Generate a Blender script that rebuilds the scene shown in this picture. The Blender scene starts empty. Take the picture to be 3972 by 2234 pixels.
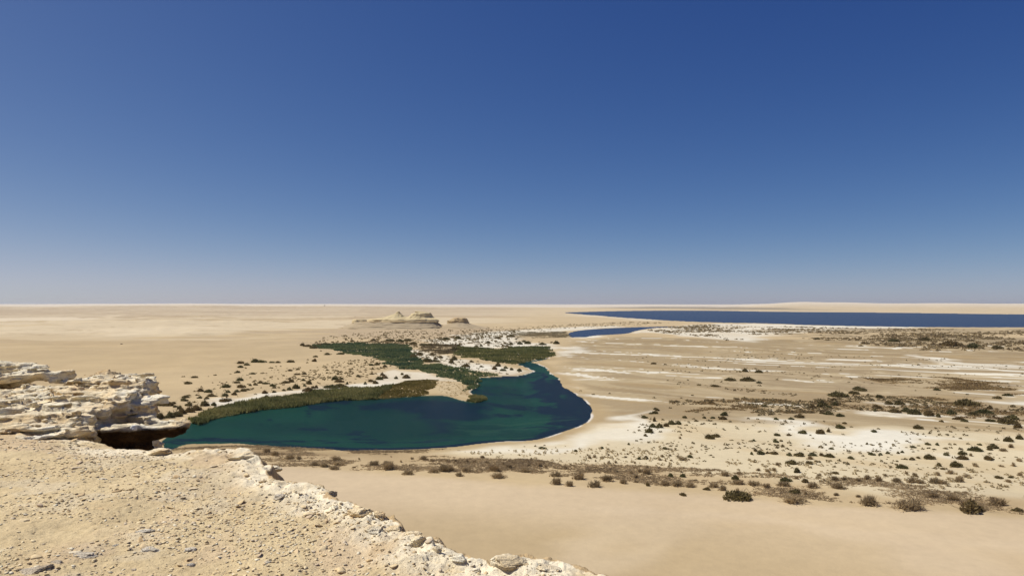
import bpy, bmesh, math, random
import numpy as np
from mathutils import Vector, Matrix

random.seed(7)
RNG = np.random.default_rng(11)
SC = bpy.context.scene
COL = SC.collection
PI = math.pi

# ------------------------------------------------------------------ camera
FPX, CX, CY, Y0 = 2684.0, 1986.0, 1117.0, 1178.0     # photograph pixels (3972 x 2234); Y0 = eye level
HEYE = 50.0                                          # eye height over the plain
PITCH = math.atan((Y0 - CY) / FPX)
cam_d = bpy.data.cameras.new('camera')
cam_d.sensor_width = 36.0
cam_d.lens = 36.0 * FPX / 3972.0
cam_d.clip_start = 0.1
cam_d.clip_end = 80000
cam = bpy.data.objects.new('camera', cam_d)
cam.location = (0, 0, HEYE)
cam.rotation_euler = (PI / 2 + PITCH, 0, 0)
COL.objects.link(cam)
SC.camera = cam

# ------------------------------------------------------------------ sky, sun, exposure
SUN_AZ = math.radians(-80)      # measured from the view direction, negative = left
SUN_EL = math.radians(54)
world = bpy.data.worlds.new('World')
SC.world = world
world.use_nodes = True
wn = world.node_tree.nodes
wl = world.node_tree.links
wn.clear()
w_out = wn.new('ShaderNodeOutputWorld')
w_bg = wn.new('ShaderNodeBackground')
w_sky = wn.new('ShaderNodeTexSky')
w_sky.sky_type = 'NISHITA'
w_sky.sun_disc = False
w_sky.sun_elevation = SUN_EL
w_sky.sun_rotation = SUN_AZ
w_sky.altitude = 3000
w_sky.air_density = 0.6
w_sky.dust_density = 5.0
w_sky.ozone_density = 8.0
w_bg.inputs['Strength'].default_value = 0.1
# the photograph's sky is more contrasty than the model's: one response curve per channel over the whole dome
w_sep = wn.new('ShaderNodeSeparateColor'); w_com = wn.new('ShaderNodeCombineColor')
wl.new(w_sky.outputs[0], w_sep.inputs[0])
for ch, (ex, k, a_) in enumerate(((1.565, 0.0868, 0.80), (1.216, 0.0755, 0.97), (0.738, 0.1265, 1.35))):
    p_ = wn.new('ShaderNodeMath'); p_.operation = 'POWER'; p_.inputs[1].default_value = ex
    q_ = wn.new('ShaderNodeMath'); q_.operation = 'MULTIPLY'; q_.inputs[1].default_value = k / 0.1
    wl.new(w_sep.outputs[ch], p_.inputs[0]); wl.new(p_.outputs[0], q_.inputs[0])
    # soft shoulder y / (1 + (y / a)^2)
    r_ = wn.new('ShaderNodeMath'); r_.operation = 'MULTIPLY'; r_.inputs[1].default_value = 0.1 / a_
    s_ = wn.new('ShaderNodeMath'); s_.operation = 'POWER'; s_.inputs[1].default_value = 2.0
    t_ = wn.new('ShaderNodeMath'); t_.operation = 'ADD'; t_.inputs[1].default_value = 1.0
    u_ = wn.new('ShaderNodeMath'); u_.operation = 'DIVIDE'
    wl.new(q_.outputs[0], r_.inputs[0]); wl.new(r_.outputs[0], s_.inputs[0]); wl.new(s_.outputs[0], t_.inputs[0])
    wl.new(q_.outputs[0], u_.inputs[0]); wl.new(t_.outputs[0], u_.inputs[1]); wl.new(u_.outputs[0], w_com.inputs[ch])
wl.new(w_com.outputs[0], w_bg.inputs[0])
wl.new(w_bg.outputs[0], w_out.inputs[0])

sun_d = bpy.data.lights.new('sun', 'SUN')
sun_d.energy = 4.2
sun_d.angle = math.radians(0.53)
sun_d.color = (1.0, 0.957, 0.885)
sun = bpy.data.objects.new('sun', sun_d)
sdir = Vector((math.sin(SUN_AZ) * math.cos(SUN_EL), math.cos(SUN_AZ) * math.cos(SUN_EL), math.sin(SUN_EL)))
sun.rotation_euler = sdir.to_track_quat('Z', 'Y').to_euler()
sun.location = (0, 0, 200)
COL.objects.link(sun)

SC.view_settings.view_transform = 'Standard'
SC.view_settings.look = 'None'
SC.view_settings.exposure = 0.2
SC.view_settings.gamma = 1.0
SC.view_settings.use_curve_mapping = False
SC.cycles.max_bounces = 6
SC.cycles.transparent_max_bounces = 8

# ------------------------------------------------------------------ helpers
def lin(r, g, b, k=0.80):
    """colour seen in sunlight (sRGB 0-255) -> base colour"""
    f = lambda c: (c / 12.92 if c <= 0.04045 else ((c + 0.055) / 1.055) ** 2.4)
    return np.array([f(r / 255.) * k, f(g / 255.) * k, f(b / 255.) * k])

def at(px, py, z=0.0):
    """point of the horizontal plane z seen at a pixel of the photograph"""
    cx, cy = (px - CX) / FPX, (py - CY) / FPX
    c, s = math.cos(PITCH), math.sin(PITCH)
    d = (cx, c + cy * s, s - cy * c)
    t = (HEYE - z) / max(1e-6, -d[2])
    return Vector((d[0] * t, d[1] * t, z))

def pix(x, y, z):
    c, s = math.cos(PITCH), math.sin(PITCH)
    dz = z - HEYE
    f = y * c + dz * s
    u = dz * c - y * s
    return CX + FPX * x / f, CY - FPX * u / f

def sm(a, b, x):
    t = np.clip((x - a) / (b - a), 0, 1)
    return t * t * (3 - 2 * t)

def _hash(ix, iy, iz, seed):
    h = (ix.astype(np.uint32) * np.uint32(374761393) + iy.astype(np.uint32) * np.uint32(668265263)
         + iz.astype(np.uint32) * np.uint32(2147483647 & 1274126177) + np.uint32(seed * 974711 & 0xffffffff))
    h ^= h >> np.uint32(13)
    h *= np.uint32(1103515245)
    h ^= h >> np.uint32(16)
    h *= np.uint32(2654435761)
    h ^= h >> np.uint32(15)
    return (h & np.uint32(0xffff)).astype(np.float32) / 32767.5 - 1.0

def noise3(x, y, z, seed=0):
    """smooth value noise, -1..1"""
    x = np.asarray(x, np.float32); y = np.asarray(y, np.float32); z = np.asarray(z, np.float32)
    x, y, z = np.broadcast_arrays(x, y, z)
    fx, fy, fz = np.floor(x), np.floor(y), np.floor(z)
    ix, iy, iz = fx.astype(np.int32), fy.astype(np.int32), fz.astype(np.int32)
    tx, ty, tz = x - fx, y - fy, z - fz
    tx = tx * tx * tx * (tx * (tx * 6 - 15) + 10)
    ty = ty * ty * ty * (ty * (ty * 6 - 15) + 10)
    tz = tz * tz * tz * (tz * (tz * 6 - 15) + 10)
    def L(a, b, t): return a + (b - a) * t
    r0 = L(L(_hash(ix, iy, iz, seed), _hash(ix + 1, iy, iz, seed), tx),
           L(_hash(ix, iy + 1, iz, seed), _hash(ix + 1, iy + 1, iz, seed), tx), ty)
    r1 = L(L(_hash(ix, iy, iz + 1, seed), _hash(ix + 1, iy, iz + 1, seed), tx),
           L(_hash(ix, iy + 1, iz + 1, seed), _hash(ix + 1, iy + 1, iz + 1, seed), tx), ty)
    return L(r0, r1, tz)

def noise2(x, y, seed=0):
    x = np.asarray(x, np.float32); y = np.asarray(y, np.float32)
    x, y = np.broadcast_arrays(x, y)
    fx, fy = np.floor(x), np.floor(y)
    ix, iy = fx.astype(np.int32), fy.astype(np.int32)
    iz = np.zeros_like(ix)
    tx, ty = x - fx, y - fy
    tx = tx * tx * tx * (tx * (tx * 6 - 15) + 10)
    ty = ty * ty * ty * (ty * (ty * 6 - 15) + 10)
    def L(a, b, t): return a + (b - a) * t
    return L(L(_hash(ix, iy, iz, seed), _hash(ix + 1, iy, iz, seed), tx),
             L(_hash(ix, iy + 1, iz, seed), _hash(ix + 1, iy + 1, iz, seed), tx), ty)

def cells(x, y, k, seed=0):
    """one value per irregular cell, -1..1: broken blocks"""
    fx, fy = np.floor(x), np.floor(y)
    ix, iy, iz = fx.astype(np.int32), fy.astype(np.int32), np.asarray(k).astype(np.int32)
    best = np.full(x.shape, 9.0, np.float32); val = np.zeros(x.shape, np.float32)
    for dx in (-1, 0, 1):
        for dy in (-1, 0, 1):
            a = _hash(ix + dx, iy + dy, iz, seed); b = _hash(ix + dx, iy + dy, iz, seed + 1)
            d = (fx + dx + .5 + .45 * a - x) ** 2 + (fy + dy + .5 + .45 * b - y) ** 2
            m = d < best
            best = np.where(m, d, best); val = np.where(m, a * 0.5 + b * 0.5, val)
    return val * 1.5

def fbm2(x, y, oct=4, seed=0, gain=0.5):
    a, s, n = 1.0, 0.0, 0.0
    for k in range(oct):
        s = s + a * noise2(x * 2 ** k + 17.3 * k, y * 2 ** k + 5.1 * k, seed + k)
        n += a
        a *= gain
    return s / n * 1.5

def fbm3(x, y, z, oct=4, seed=0, gain=0.5):
    a, s, n = 1.0, 0.0, 0.0
    for k in range(oct):
        s = s + a * noise3(x * 2 ** k + 17.3 * k, y * 2 ** k + 5.1 * k, z * 2 ** k, seed + k)
        n += a
        a *= gain
    return s / n * 1.5

def sdpoly(P, X, Y):
    """signed distance to a polygon, positive inside"""
    P = np.asarray([(p[0], p[1]) for p in P], np.float32)
    d2 = np.full(X.shape, 1e12, np.float32)
    ins = np.zeros(X.shape, bool)
    n = len(P)
    for i in range(n):
        a, b = P[i], P[(i + 1) % n]
        ex, ey = b - a
        wx, wy = X - a[0], Y - a[1]
        t = np.clip((wx * ex + wy * ey) / max(1e-9, ex * ex + ey * ey), 0, 1)
        d2 = np.minimum(d2, (wx - ex * t) ** 2 + (wy - ey * t) ** 2)
        c = (a[1] > Y) != (b[1] > Y)
        with np.errstate(divide='ignore', invalid='ignore'):
            c &= X < (b[0] - a[0]) * (Y - a[1]) / (b[1] - a[1] if b[1] != a[1] else 1e-9) + a[0]
        ins ^= c
    d = np.sqrt(d2)
    return np.where(ins, d, -d)

def sdbox(P, X, Y, margin):
    """signed distance where it matters; a plain far value elsewhere"""
    A = np.asarray([(p[0], p[1]) for p in P], np.float32)
    lo, hi = A.min(0) - margin, A.max(0) + margin
    m = (X > lo[0]) & (X < hi[0]) & (Y > lo[1]) & (Y < hi[1])
    d = np.full(X.shape, -max(margin, 1.0), np.float32)
    if m.any(): d[m] = np.maximum(sdpoly(P, X[m], Y[m]), -max(margin, 1.0))
    return d

def wpoly(pts, z=0.0):
    return [tuple(at(x, y, z)[:2]) for x, y in pts]

def smooth_poly(P, it=2):
    for _ in range(it):
        Q = []
        for i in range(len(P)):
            a, b = P[i], P[(i + 1) % len(P)]
            Q.append((a[0] * .75 + b[0] * .25, a[1] * .75 + b[1] * .25))
            Q.append((a[0] * .25 + b[0] * .75, a[1] * .25 + b[1] * .75))
        P = Q
    return P

def mesh_np(name, V, F, smooth=False):
    """mesh from arrays; F is (n,3) or (n,4)"""
    V = np.asarray(V, np.float32); F = np.asarray(F, np.int32)
    me = bpy.data.meshes.new(name)
    me.vertices.add(len(V)); me.vertices.foreach_set('co', V.ravel())
    k = F.shape[1]
    me.loops.add(F.size); me.loops.foreach_set('vertex_index', F.ravel())
    me.polygons.add(len(F))
    me.polygons.foreach_set('loop_start', np.arange(0, F.size, k, dtype=np.int32))
    me.polygons.foreach_set('loop_total', np.full(len(F), k, np.int32))
    me.update(calc_edges=True)
    if smooth:
        me.polygons.foreach_set('use_smooth', np.ones(len(F), bool))
    me.validate()
    return me

def set_col(me, C, name='tint'):
    a = me.color_attributes.new(name, 'FLOAT_COLOR', 'POINT')
    C4 = np.ones((len(me.vertices), 4), np.float32)
    C4[:, :3] = C
    a.data.foreach_set('color', C4.ravel())

def link(name, me, mat=None, parent=None, loc=None):
    o = bpy.data.objects.new(name, me)
    if mat is not None and me is not None and not me.materials:
        me.materials.append(mat)
    if parent is not None: o.parent = parent
    if loc is not None: o.location = loc
    COL.objects.link(o)
    return o

def tag(o, label=None, cat=None, group=None, kind=None):
    if label: o['label'] = label
    if cat: o['category'] = cat
    if group: o['group'] = group
    if kind: o['kind'] = kind
    return o

# ------------------------------------------------------------------ materials
def nodes(name):
    m = bpy.data.materials.new(name)
    m.use_nodes = True
    nt = m.node_tree
    return m, nt, nt.nodes['Principled BSDF']

def N(nt, t, **kw):
    n = nt.nodes.new(t)
    for k, v in kw.items():
        if k in n.inputs: n.inputs[k].default_value = v
        else: setattr(n, k, v)
    return n

def tex(nt, scale, detail=4, rough=0.55, vec=None, dist=0.0):
    n = N(nt, 'ShaderNodeTexNoise')
    n.inputs['Scale'].default_value = scale
    n.inputs['Detail'].default_value = detail
    n.inputs['Roughness'].default_value = rough
    n.inputs['Distortion'].default_value = dist
    if vec is not None: nt.links.new(vec, n.inputs['Vector'])
    return n

def ramp(nt, fac, stops):
    r = N(nt, 'ShaderNodeValToRGB')
    e = r.color_ramp.elements
    while len(e) < len(stops): e.new(0.5)
    for i, (p, c) in enumerate(stops):
        e[i].position = p
        e[i].color = (*c, 1) if len(c) == 3 else c
    nt.links.new(fac, r.inputs[0])
    return r

def mix(nt, a, b, fac, blend='MIX'):
    m = N(nt, 'ShaderNodeMix', data_type='RGBA', blend_type=blend)
    for s, v in (('A', a), ('B', b)):
        i = [k for k in m.inputs if k.name == s and k.type == 'RGBA'][0]
        if isinstance(v, (tuple, list, np.ndarray)): i.default_value = (*v[:3], 1)
        else: nt.links.new(v, i)
    if isinstance(fac, (int, float)): m.inputs[0].default_value = fac
    else: nt.links.new(fac, m.inputs[0])
    return [k for k in m.outputs if k.type == 'RGBA'][0]

def coords(nt, kind='Object', scale=None):
    t = N(nt, 'ShaderNodeTexCoord')
    v = t.outputs[kind]
    if scale:
        mp = N(nt, 'ShaderNodeMapping')
        mp.inputs['Scale'].default_value = scale
        nt.links.new(v, mp.inputs['Vector'])
        v = mp.outputs[0]
    return v

def wpos(nt, scale=None):
    g = N(nt, 'ShaderNodeNewGeometry')
    v = g.outputs['Position']
    if scale:
        mp = N(nt, 'ShaderNodeMapping')
        mp.inputs['Scale'].default_value = scale
        nt.links.new(v, mp.inputs['Vector'])
        v = mp.outputs[0]
    return v

def bump(nt, bs, height, strength, dist, prev=None):
    b = N(nt, 'ShaderNodeBump')
    b.inputs['Strength'].default_value = strength
    b.inputs['Distance'].default_value = dist
    nt.links.new(height, b.inputs['Height'])
    if prev is not None: nt.links.new(prev.outputs[0], b.inputs['Normal'])
    nt.links.new(b.outputs[0], bs.inputs['Normal'])
    return b

def mat_plain():
    m, nt, bs = nodes('plain_ground')
    at_ = N(nt, 'ShaderNodeAttribute', attribute_name='tint')
    p = wpos(nt)
    n1 = tex(nt, 0.35, 5, 0.65, p)
    n2 = tex(nt, 0.02, 6, 0.6, wpos(nt, (1, 1, 0)))
    c = mix(nt, at_.outputs['Color'], ramp(nt, n1.outputs[0], [(0.3, (0.80, 0.80, 0.80)), (0.7, (1.14, 1.14, 1.12))]).outputs[0], 0.28, 'MULTIPLY')
    c = mix(nt, c, ramp(nt, n2.outputs[0], [(0.3, (0.86, 0.85, 0.84)), (0.7, (1.10, 1.10, 1.08))]).outputs[0], 0.6, 'MULTIPLY')
    nt.links.new(c, bs.inputs['Base Color'])
    bs.inputs['Roughness'].default_value = 0.95
    bs.inputs['Specular IOR Level'].default_value = 0.1
    n3 = tex(nt, 0.6, 4, 0.6, p)
    bump(nt, bs, n3.outputs[0], 0.35, 0.25)
    return m

def mat_limestone(name='limestone', scale=1.0, dirt=0.35):
    m, nt, bs = nodes(name)
    p = wpos(nt)
    a = tex(nt, 1.3 * scale, 6, 0.62, p)
    b = tex(nt, 6.0 * scale, 6, 0.7, p)
    c = tex(nt, 22.0 * scale, 4, 0.7, p)
    ps = wpos(nt, (1.2, 1.2, 9.0))
    st = tex(nt, 2.2 * scale, 5, 0.65, ps, 0.6)
    col = ramp(nt, a.outputs[0], [(0.30, lin(210, 174, 130, .95)), (0.42, lin(232, 208, 164, .95)), (0.55, lin(248, 236, 204, .95)), (0.70, lin(240, 234, 216, .95))])
    col2 = ramp(nt, b.outputs[0], [(0.30, (0.72, 0.68, 0.62)), (0.50, (1, 1, 1)), (0.72, (1.12, 1.12, 1.10))])
    k = mix(nt, col.outputs[0], col2.outputs[0], 0.65, 'MULTIPLY')
    k = mix(nt, k, ramp(nt, st.outputs[0], [(0.32, (0.76, 0.66, 0.56)), (0.48, (1, 1, 1)), (0.75, (1.06, 1.06, 1.05))]).outputs[0], 0.6, 'MULTIPLY')
    d = tex(nt, 2.4 * scale, 4, 0.5, p, 0.4)
    k = mix(nt, k, lin(214, 184, 134), ramp(nt, d.outputs[0], [(0.50, (0, 0, 0)), (0.66, (dirt * 1.6,) * 3)]).outputs[0])
    nt.links.new(k, bs.inputs['Base Color'])
    bs.inputs['Roughness'].default_value = 0.92
    bs.inputs['Specular IOR Level'].default_value = 0.15
    b1 = bump(nt, bs, st.outputs[0], 0.8, 0.07)
    b2 = bump(nt, bs, b.outputs[0], 0.85, 0.05, b1)
    bump(nt, bs, c.outputs[0], 0.9, 0.018, b2)
    return m

def mat_dirt():
    m, nt, bs = nodes('clifftop_dirt')
    at_ = N(nt, 'ShaderNodeAttribute', attribute_name='tint')
    p = wpos(nt)
    a = tex(nt, 1.6, 6, 0.65, p)
    b = tex(nt, 24, 5, 0.7, p)
    c = tex(nt, 95, 3, 0.7, p)
    k = mix(nt, at_.outputs['Color'], ramp(nt, a.outputs[0], [(0.3, (0.84, 0.80, 0.74)), (0.7, (1.1, 1.1, 1.08))]).outputs[0], 0.8, 'MULTIPLY')
    k = mix(nt, k, ramp(nt, b.outputs[0], [(0.3, (0.80, 0.77, 0.72)), (0.5, (1, 1, 1)), (0.72, (1.15, 1.14, 1.12))]).outputs[0], 0.75, 'MULTIPLY')
    k = mix(nt, k, ramp(nt, c.outputs[0], [(0.3, (0.82, 0.80, 0.77)), (0.7, (1.14, 1.14, 1.13))]).outputs[0], 0.6, 'MULTIPLY')
    nt.links.new(k, bs.inputs['Base Color'])
    bs.inputs['Roughness'].default_value = 0.95
    bs.inputs['Specular IOR Level'].default_value = 0.1
    b1 = bump(nt, bs, b.outputs[0], 0.7, 0.02)
    bump(nt, bs, c.outputs[0], 0.8, 0.007, b1)
    return m

def mat_stone():
    m, nt, bs = nodes('loose_stone')
    oi = N(nt, 'ShaderNodeObjectInfo')
    p = wpos(nt)
    a = tex(nt, 30, 4, 0.65, p)
    col = ramp(nt, oi.outputs['Random'], [(0.0, lin(238, 212, 162)), (0.35, lin(246, 224, 180)), (0.6, lin(226, 196, 148)), (0.85, lin(250, 236, 204)), (1.0, lin(208, 184, 154))])
    k = mix(nt, col.outputs[0], ramp(nt, a.outputs[0], [(0.3, (0.78, 0.75, 0.72)), (0.7, (1.12, 1.12, 1.1))]).outputs[0], 0.8, 'MULTIPLY')
    nt.links.new(k, bs.inputs['Base Color'])
    bs.inputs['Roughness'].default_value = 0.92
    bs.inputs['Specular IOR Level'].default_value = 0.15
    bump(nt, bs, a.outputs[0], 0.6, 0.008)
    return m

def leafy(nt, bs, colour, amount):
    """thin leaves let light through"""
    t = N(nt, 'ShaderNodeBsdfTranslucent')
    nt.links.new(colour, t.inputs[0])
    mx = N(nt, 'ShaderNodeMixShader')
    mx.inputs[0].default_value = amount
    nt.links.new(bs.outputs[0], mx.inputs[1]); nt.links.new(t.outputs[0], mx.inputs[2])
    nt.links.new(mx.outputs[0], nt.nodes['Material Output'].inputs['Surface'])

def mat_tinted(name, rough=0.9, var=0.35, scale=0.9, thin=0.0):
    """material for joined scatter: per-vertex tint with a little noise"""
    m, nt, bs = nodes(name)
    at_ = N(nt, 'ShaderNodeAttribute', attribute_name='tint')
    n1 = tex(nt, scale, 4, 0.6, wpos(nt))
    k = mix(nt, at_.outputs['Color'], ramp(nt, n1.outputs[0], [(0.3, (0.7, 0.7, 0.68)), (0.7, (1.25, 1.25, 1.2))]).outputs[0], var, 'MULTIPLY')
    nt.links.new(k, bs.inputs['Base Color'])
    bs.inputs['Roughness'].default_value = rough
    bs.inputs['Specular IOR Level'].default_value = 0.12
    if thin: leafy(nt, bs, k, thin)
    return m

def mat_leaf(name, c0, c1, c2):
    m, nt, bs = nodes(name)
    oi = N(nt, 'ShaderNodeObjectInfo')
    n1 = tex(nt, 7.0, 3, 0.6, coords(nt, 'Object'))
    col = ramp(nt, oi.outputs['Random'], [(0.0, c0), (0.5, c1), (1.0, c2)])
    k = mix(nt, col.outputs[0], ramp(nt, n1.outputs[0], [(0.3, (0.62, 0.62, 0.6)), (0.7, (1.35, 1.35, 1.25))]).outputs[0], 0.8, 'MULTIPLY')
    nt.links.new(k, bs.inputs['Base Color'])
    bs.inputs['Roughness'].default_value = 0.85
    bs.inputs['Specular IOR Level'].default_value = 0.15
    leafy(nt, bs, k, 0.4)
    return m

def mat_simple(name, c, rough=0.9):
    m, nt, bs = nodes(name)
    n1 = tex(nt, 3.0, 4, 0.6, wpos(nt))
    k = mix(nt, c, ramp(nt, n1.outputs[0], [(0.3, (0.75, 0.75, 0.75)), (0.7, (1.2, 1.2, 1.2))]).outputs[0], 0.7, 'MULTIPLY')
    nt.links.new(k, bs.inputs['Base Color'])
    bs.inputs['Roughness'].default_value = rough
    return m

def mat_water(name, tint, wave, strength, refl, rough=0.08, body=None, seethrough=0.0):
    """rippled water: fresnel reflection over a see-through, tinted body"""
    m, nt, bs = nodes(name)
    nt.nodes.remove(bs)
    out = nt.nodes['Material Output']
    n1 = tex(nt, 1.0, 4, 0.6, wpos(nt, (wave, wave * 1.7, wave)))
    b = N(nt, 'ShaderNodeBump')
    b.inputs['Strength'].default_value = strength
    b.inputs['Distance'].default_value = 0.6
    nt.links.new(n1.outputs[0], b.inputs['Height'])
    fr = N(nt, 'ShaderNodeFresnel')
    fr.inputs['IOR'].default_value = 1.33
    nt.links.new(b.outputs[0], fr.inputs['Normal'])
    mul = N(nt, 'ShaderNodeMath', operation='MULTIPLY')
    mul.inputs[1].default_value = refl
    nt.links.new(fr.outputs[0], mul.inputs[0])
    gl = N(nt, 'ShaderNodeBsdfGlossy')
    gl.inputs['Roughness'].default_value = rough
    nt.links.new(b.outputs[0], gl.inputs['Normal'])
    tr = N(nt, 'ShaderNodeBsdfTransparent')
    tr.inputs[0].default_value = (*tint, 1)
    df = N(nt, 'ShaderNodeBsdfDiffuse')
    df.inputs[0].default_value = (*(body if body is not None else tint), 1)
    m0 = N(nt, 'ShaderNodeMixShader')
    m0.inputs[0].default_value = seethrough
    nt.links.new(df.outputs[0], m0.inputs[1]); nt.links.new(tr.outputs[0], m0.inputs[2])
    m1 = N(nt, 'ShaderNodeMixShader')
    nt.links.new(mul.outputs[0], m1.inputs[0])
    nt.links.new(m0.outputs[0], m1.inputs[1]); nt.links.new(gl.outputs[0], m1.inputs[2])
    nt.links.new(m1.outputs[0], out.inputs['Surface'])
    return m

M_PLAIN = mat_plain()
M_ROCK = mat_limestone('limestone', 1.0, 0.35)
M_BUTTE = None
M_DIRT = mat_dirt()
M_STONE = mat_stone()
M_SCATTER = mat_tinted('scatter_plants', 0.9, 0.35, 0.9, 0.45)
M_PEBBLE = mat_tinted('pebble_stone', 0.92, 0.5, 30.0)
M_BUSH = mat_leaf('tamarisk_leaf', lin(150, 128, 90), lin(142, 130, 90), lin(122, 122, 84))
M_DRY = mat_leaf('dry_twig', lin(186, 162, 126), lin(204, 182, 146), lin(170, 150, 118))
M_STEM = mat_simple('bush_stem', lin(98, 80, 58))

# ------------------------------------------------------------------ the plain: shorelines (photograph pixels)
NEAR_LAKE = [(640, 1745), (640, 1665), (700, 1645), (749, 1640), (860, 1612), (1000, 1588), (1155, 1575), (1233, 1560), (1310, 1552),
    (1466, 1546), (1563, 1538), (1621, 1535), (1710, 1533), (1776, 1548), (1815, 1557), (1854, 1559), (1882, 1549),
    (1877, 1538), (1835, 1530), (1823, 1518), (1850, 1499), (1850, 1475), (1842, 1466), (1947, 1460), (2000, 1460), (2050, 1450),
    (2078, 1439), (2058, 1433), (2023, 1419), (2008, 1411), (2039, 1403), (2100, 1393), (2140, 1387), (2110, 1396), (2058, 1404),
    (2085, 1411), (2101, 1417), (2128, 1435), (2130, 1446), (2155, 1460), (2175, 1479), (2182, 1499), (2210, 1518),
    (2248, 1538), (2276, 1561), (2293, 1584), (2297, 1607), (2287, 1627), (2268, 1642), (2233, 1658), (2186, 1673),
    (2128, 1693), (2078, 1706), (2000, 1711), (1970, 1709), (1854, 1721), (1738, 1736), (1582, 1744), (1388, 1748),
    (1291, 1746), (1194, 1738), (1078, 1730), (1000, 1724), (893, 1719), (776, 1719), (710, 1724), (680, 1744)]
POOL = [(2217, 1309), (2202, 1296), (2217, 1287), (2272, 1279), (2349, 1274), (2466, 1269), (2532, 1268), (2590, 1266), (2640, 1266),
    (2560, 1270), (2501, 1276), (2458, 1285), (2435, 1294), (2342, 1299), (2299, 1301), (2272, 1308), (2240, 1307)]
BIG_LAKE = [(2175, 1212), (2248, 1218.5), (2310, 1223), (2388, 1230), (2505, 1238), (2621, 1245), (2738, 1249.5), (2815, 1252),
    (3000, 1255), (3166, 1262), (3438, 1267), (3632, 1269.5), (3972, 1270), (4400, 1270), (5000, 1268), (5000, 1222), (4400, 1221),
    (3972, 1220), (3671, 1216), (3438, 1212.5), (3166, 1210.5), (2972, 1209), (2776, 1205), (2582, 1204.5), (2388, 1206.5), (2272, 1210)]
W_NEAR = smooth_poly(wpoly(NEAR_LAKE), 1)
W_POOL = smooth_poly(wpoly(POOL), 1)
W_BIG = smooth_poly(wpoly(BIG_LAKE), 1)

def horizon_rise(X, Y, R):
    """low far ridges that close the horizon"""
    az = np.degrees(np.arctan2(X, Y))
    left = sm(10, -25, az) * (0.45 + 0.12 * noise2(az * 0.2, 0 * az, 5))
    right = sm(16, 23, az) * (0.82 + 0.25 * sm(30, 25, az) + 0.12 * noise2(az * 0.4, 0 * az, 9))
    mid = 0.16 + 0.06 * noise2(az * 0.5, 0 * az, 12)
    hz_l = 62 * sm(3000, 14000, R)
    hz_r = 62 * sm(7200, 10500, R)
    return np.maximum.reduce([left * hz_l * 1.45, right * hz_r * 1.05, mid * 62 * sm(9000, 16000, R) * 1.4])

def plain_height(X, Y, full=False):
    R = np.hypot(X, Y)
    wob = 1.2 * noise2(X / 9, Y / 9, 3) * np.clip(R / 300, .5, 2)
    s1 = sdbox(W_NEAR, X + wob * .6, Y + wob, 320.)
    s2 = sdbox(W_POOL, X + wob, Y + wob, 320.)
    s3 = sdbox(W_BIG, X + 4 * wob, Y + 6 * wob, 620.)
    s1 = np.where(s1 <= -319, -620, s1); s2 = np.where(s2 <= -319, -620, s2)
    sd = np.maximum(np.maximum(s1, s2), s3)          # > 0 in water
    land = np.clip(-sd * 0.03, 0, 0.9)
    far = sm(20, 300, -sd)
    dune = 0.9 * fbm2(X / 60, Y / 60, 4, 21) * far
    az = np.arctan2(X, Y)
    left = sm(0.02, -0.25, az)
    dune = dune + left * sm(500, 1400, R) * (7.0 * (fbm2(X / 420, Y / 200, 5, 31)) + 3.5 * np.abs(fbm2(X / 140, Y / 70, 4, 41)))
    dune = dune + (1 - left) * sm(1800, 3000, R) * 1.5 * fbm2(X / 300, Y / 300, 4, 51) * far
    dune = dune * sm(130, 420, np.hypot(X + 200, (Y - 1385) * 0.8))
    # sand banked up along the foot of the cliff
    dune = dune + 1.6 * sm(190, 120, R) * (0.6 + 0.8 * fbm2(X / 55, Y / 55, 3, 61))
    z = land + np.maximum(dune * far, -0.25 * land) + 0.02
    z = z + horizon_rise(X, Y, R) * sm(50, 600, -sd)
    bed = -np.clip(sd * 0.10, 0, 3.5) - 0.02
    z = np.where(sd > 0, np.clip(-sd * 0.03, -0.06, 0) + np.minimum(0, bed + 0.02), z)
    if full: return z, s1, s2, s3
    return z

def zat(x, y):
    return float(plain_height(np.array([x], np.float32), np.array([y], np.float32))[0])

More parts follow.
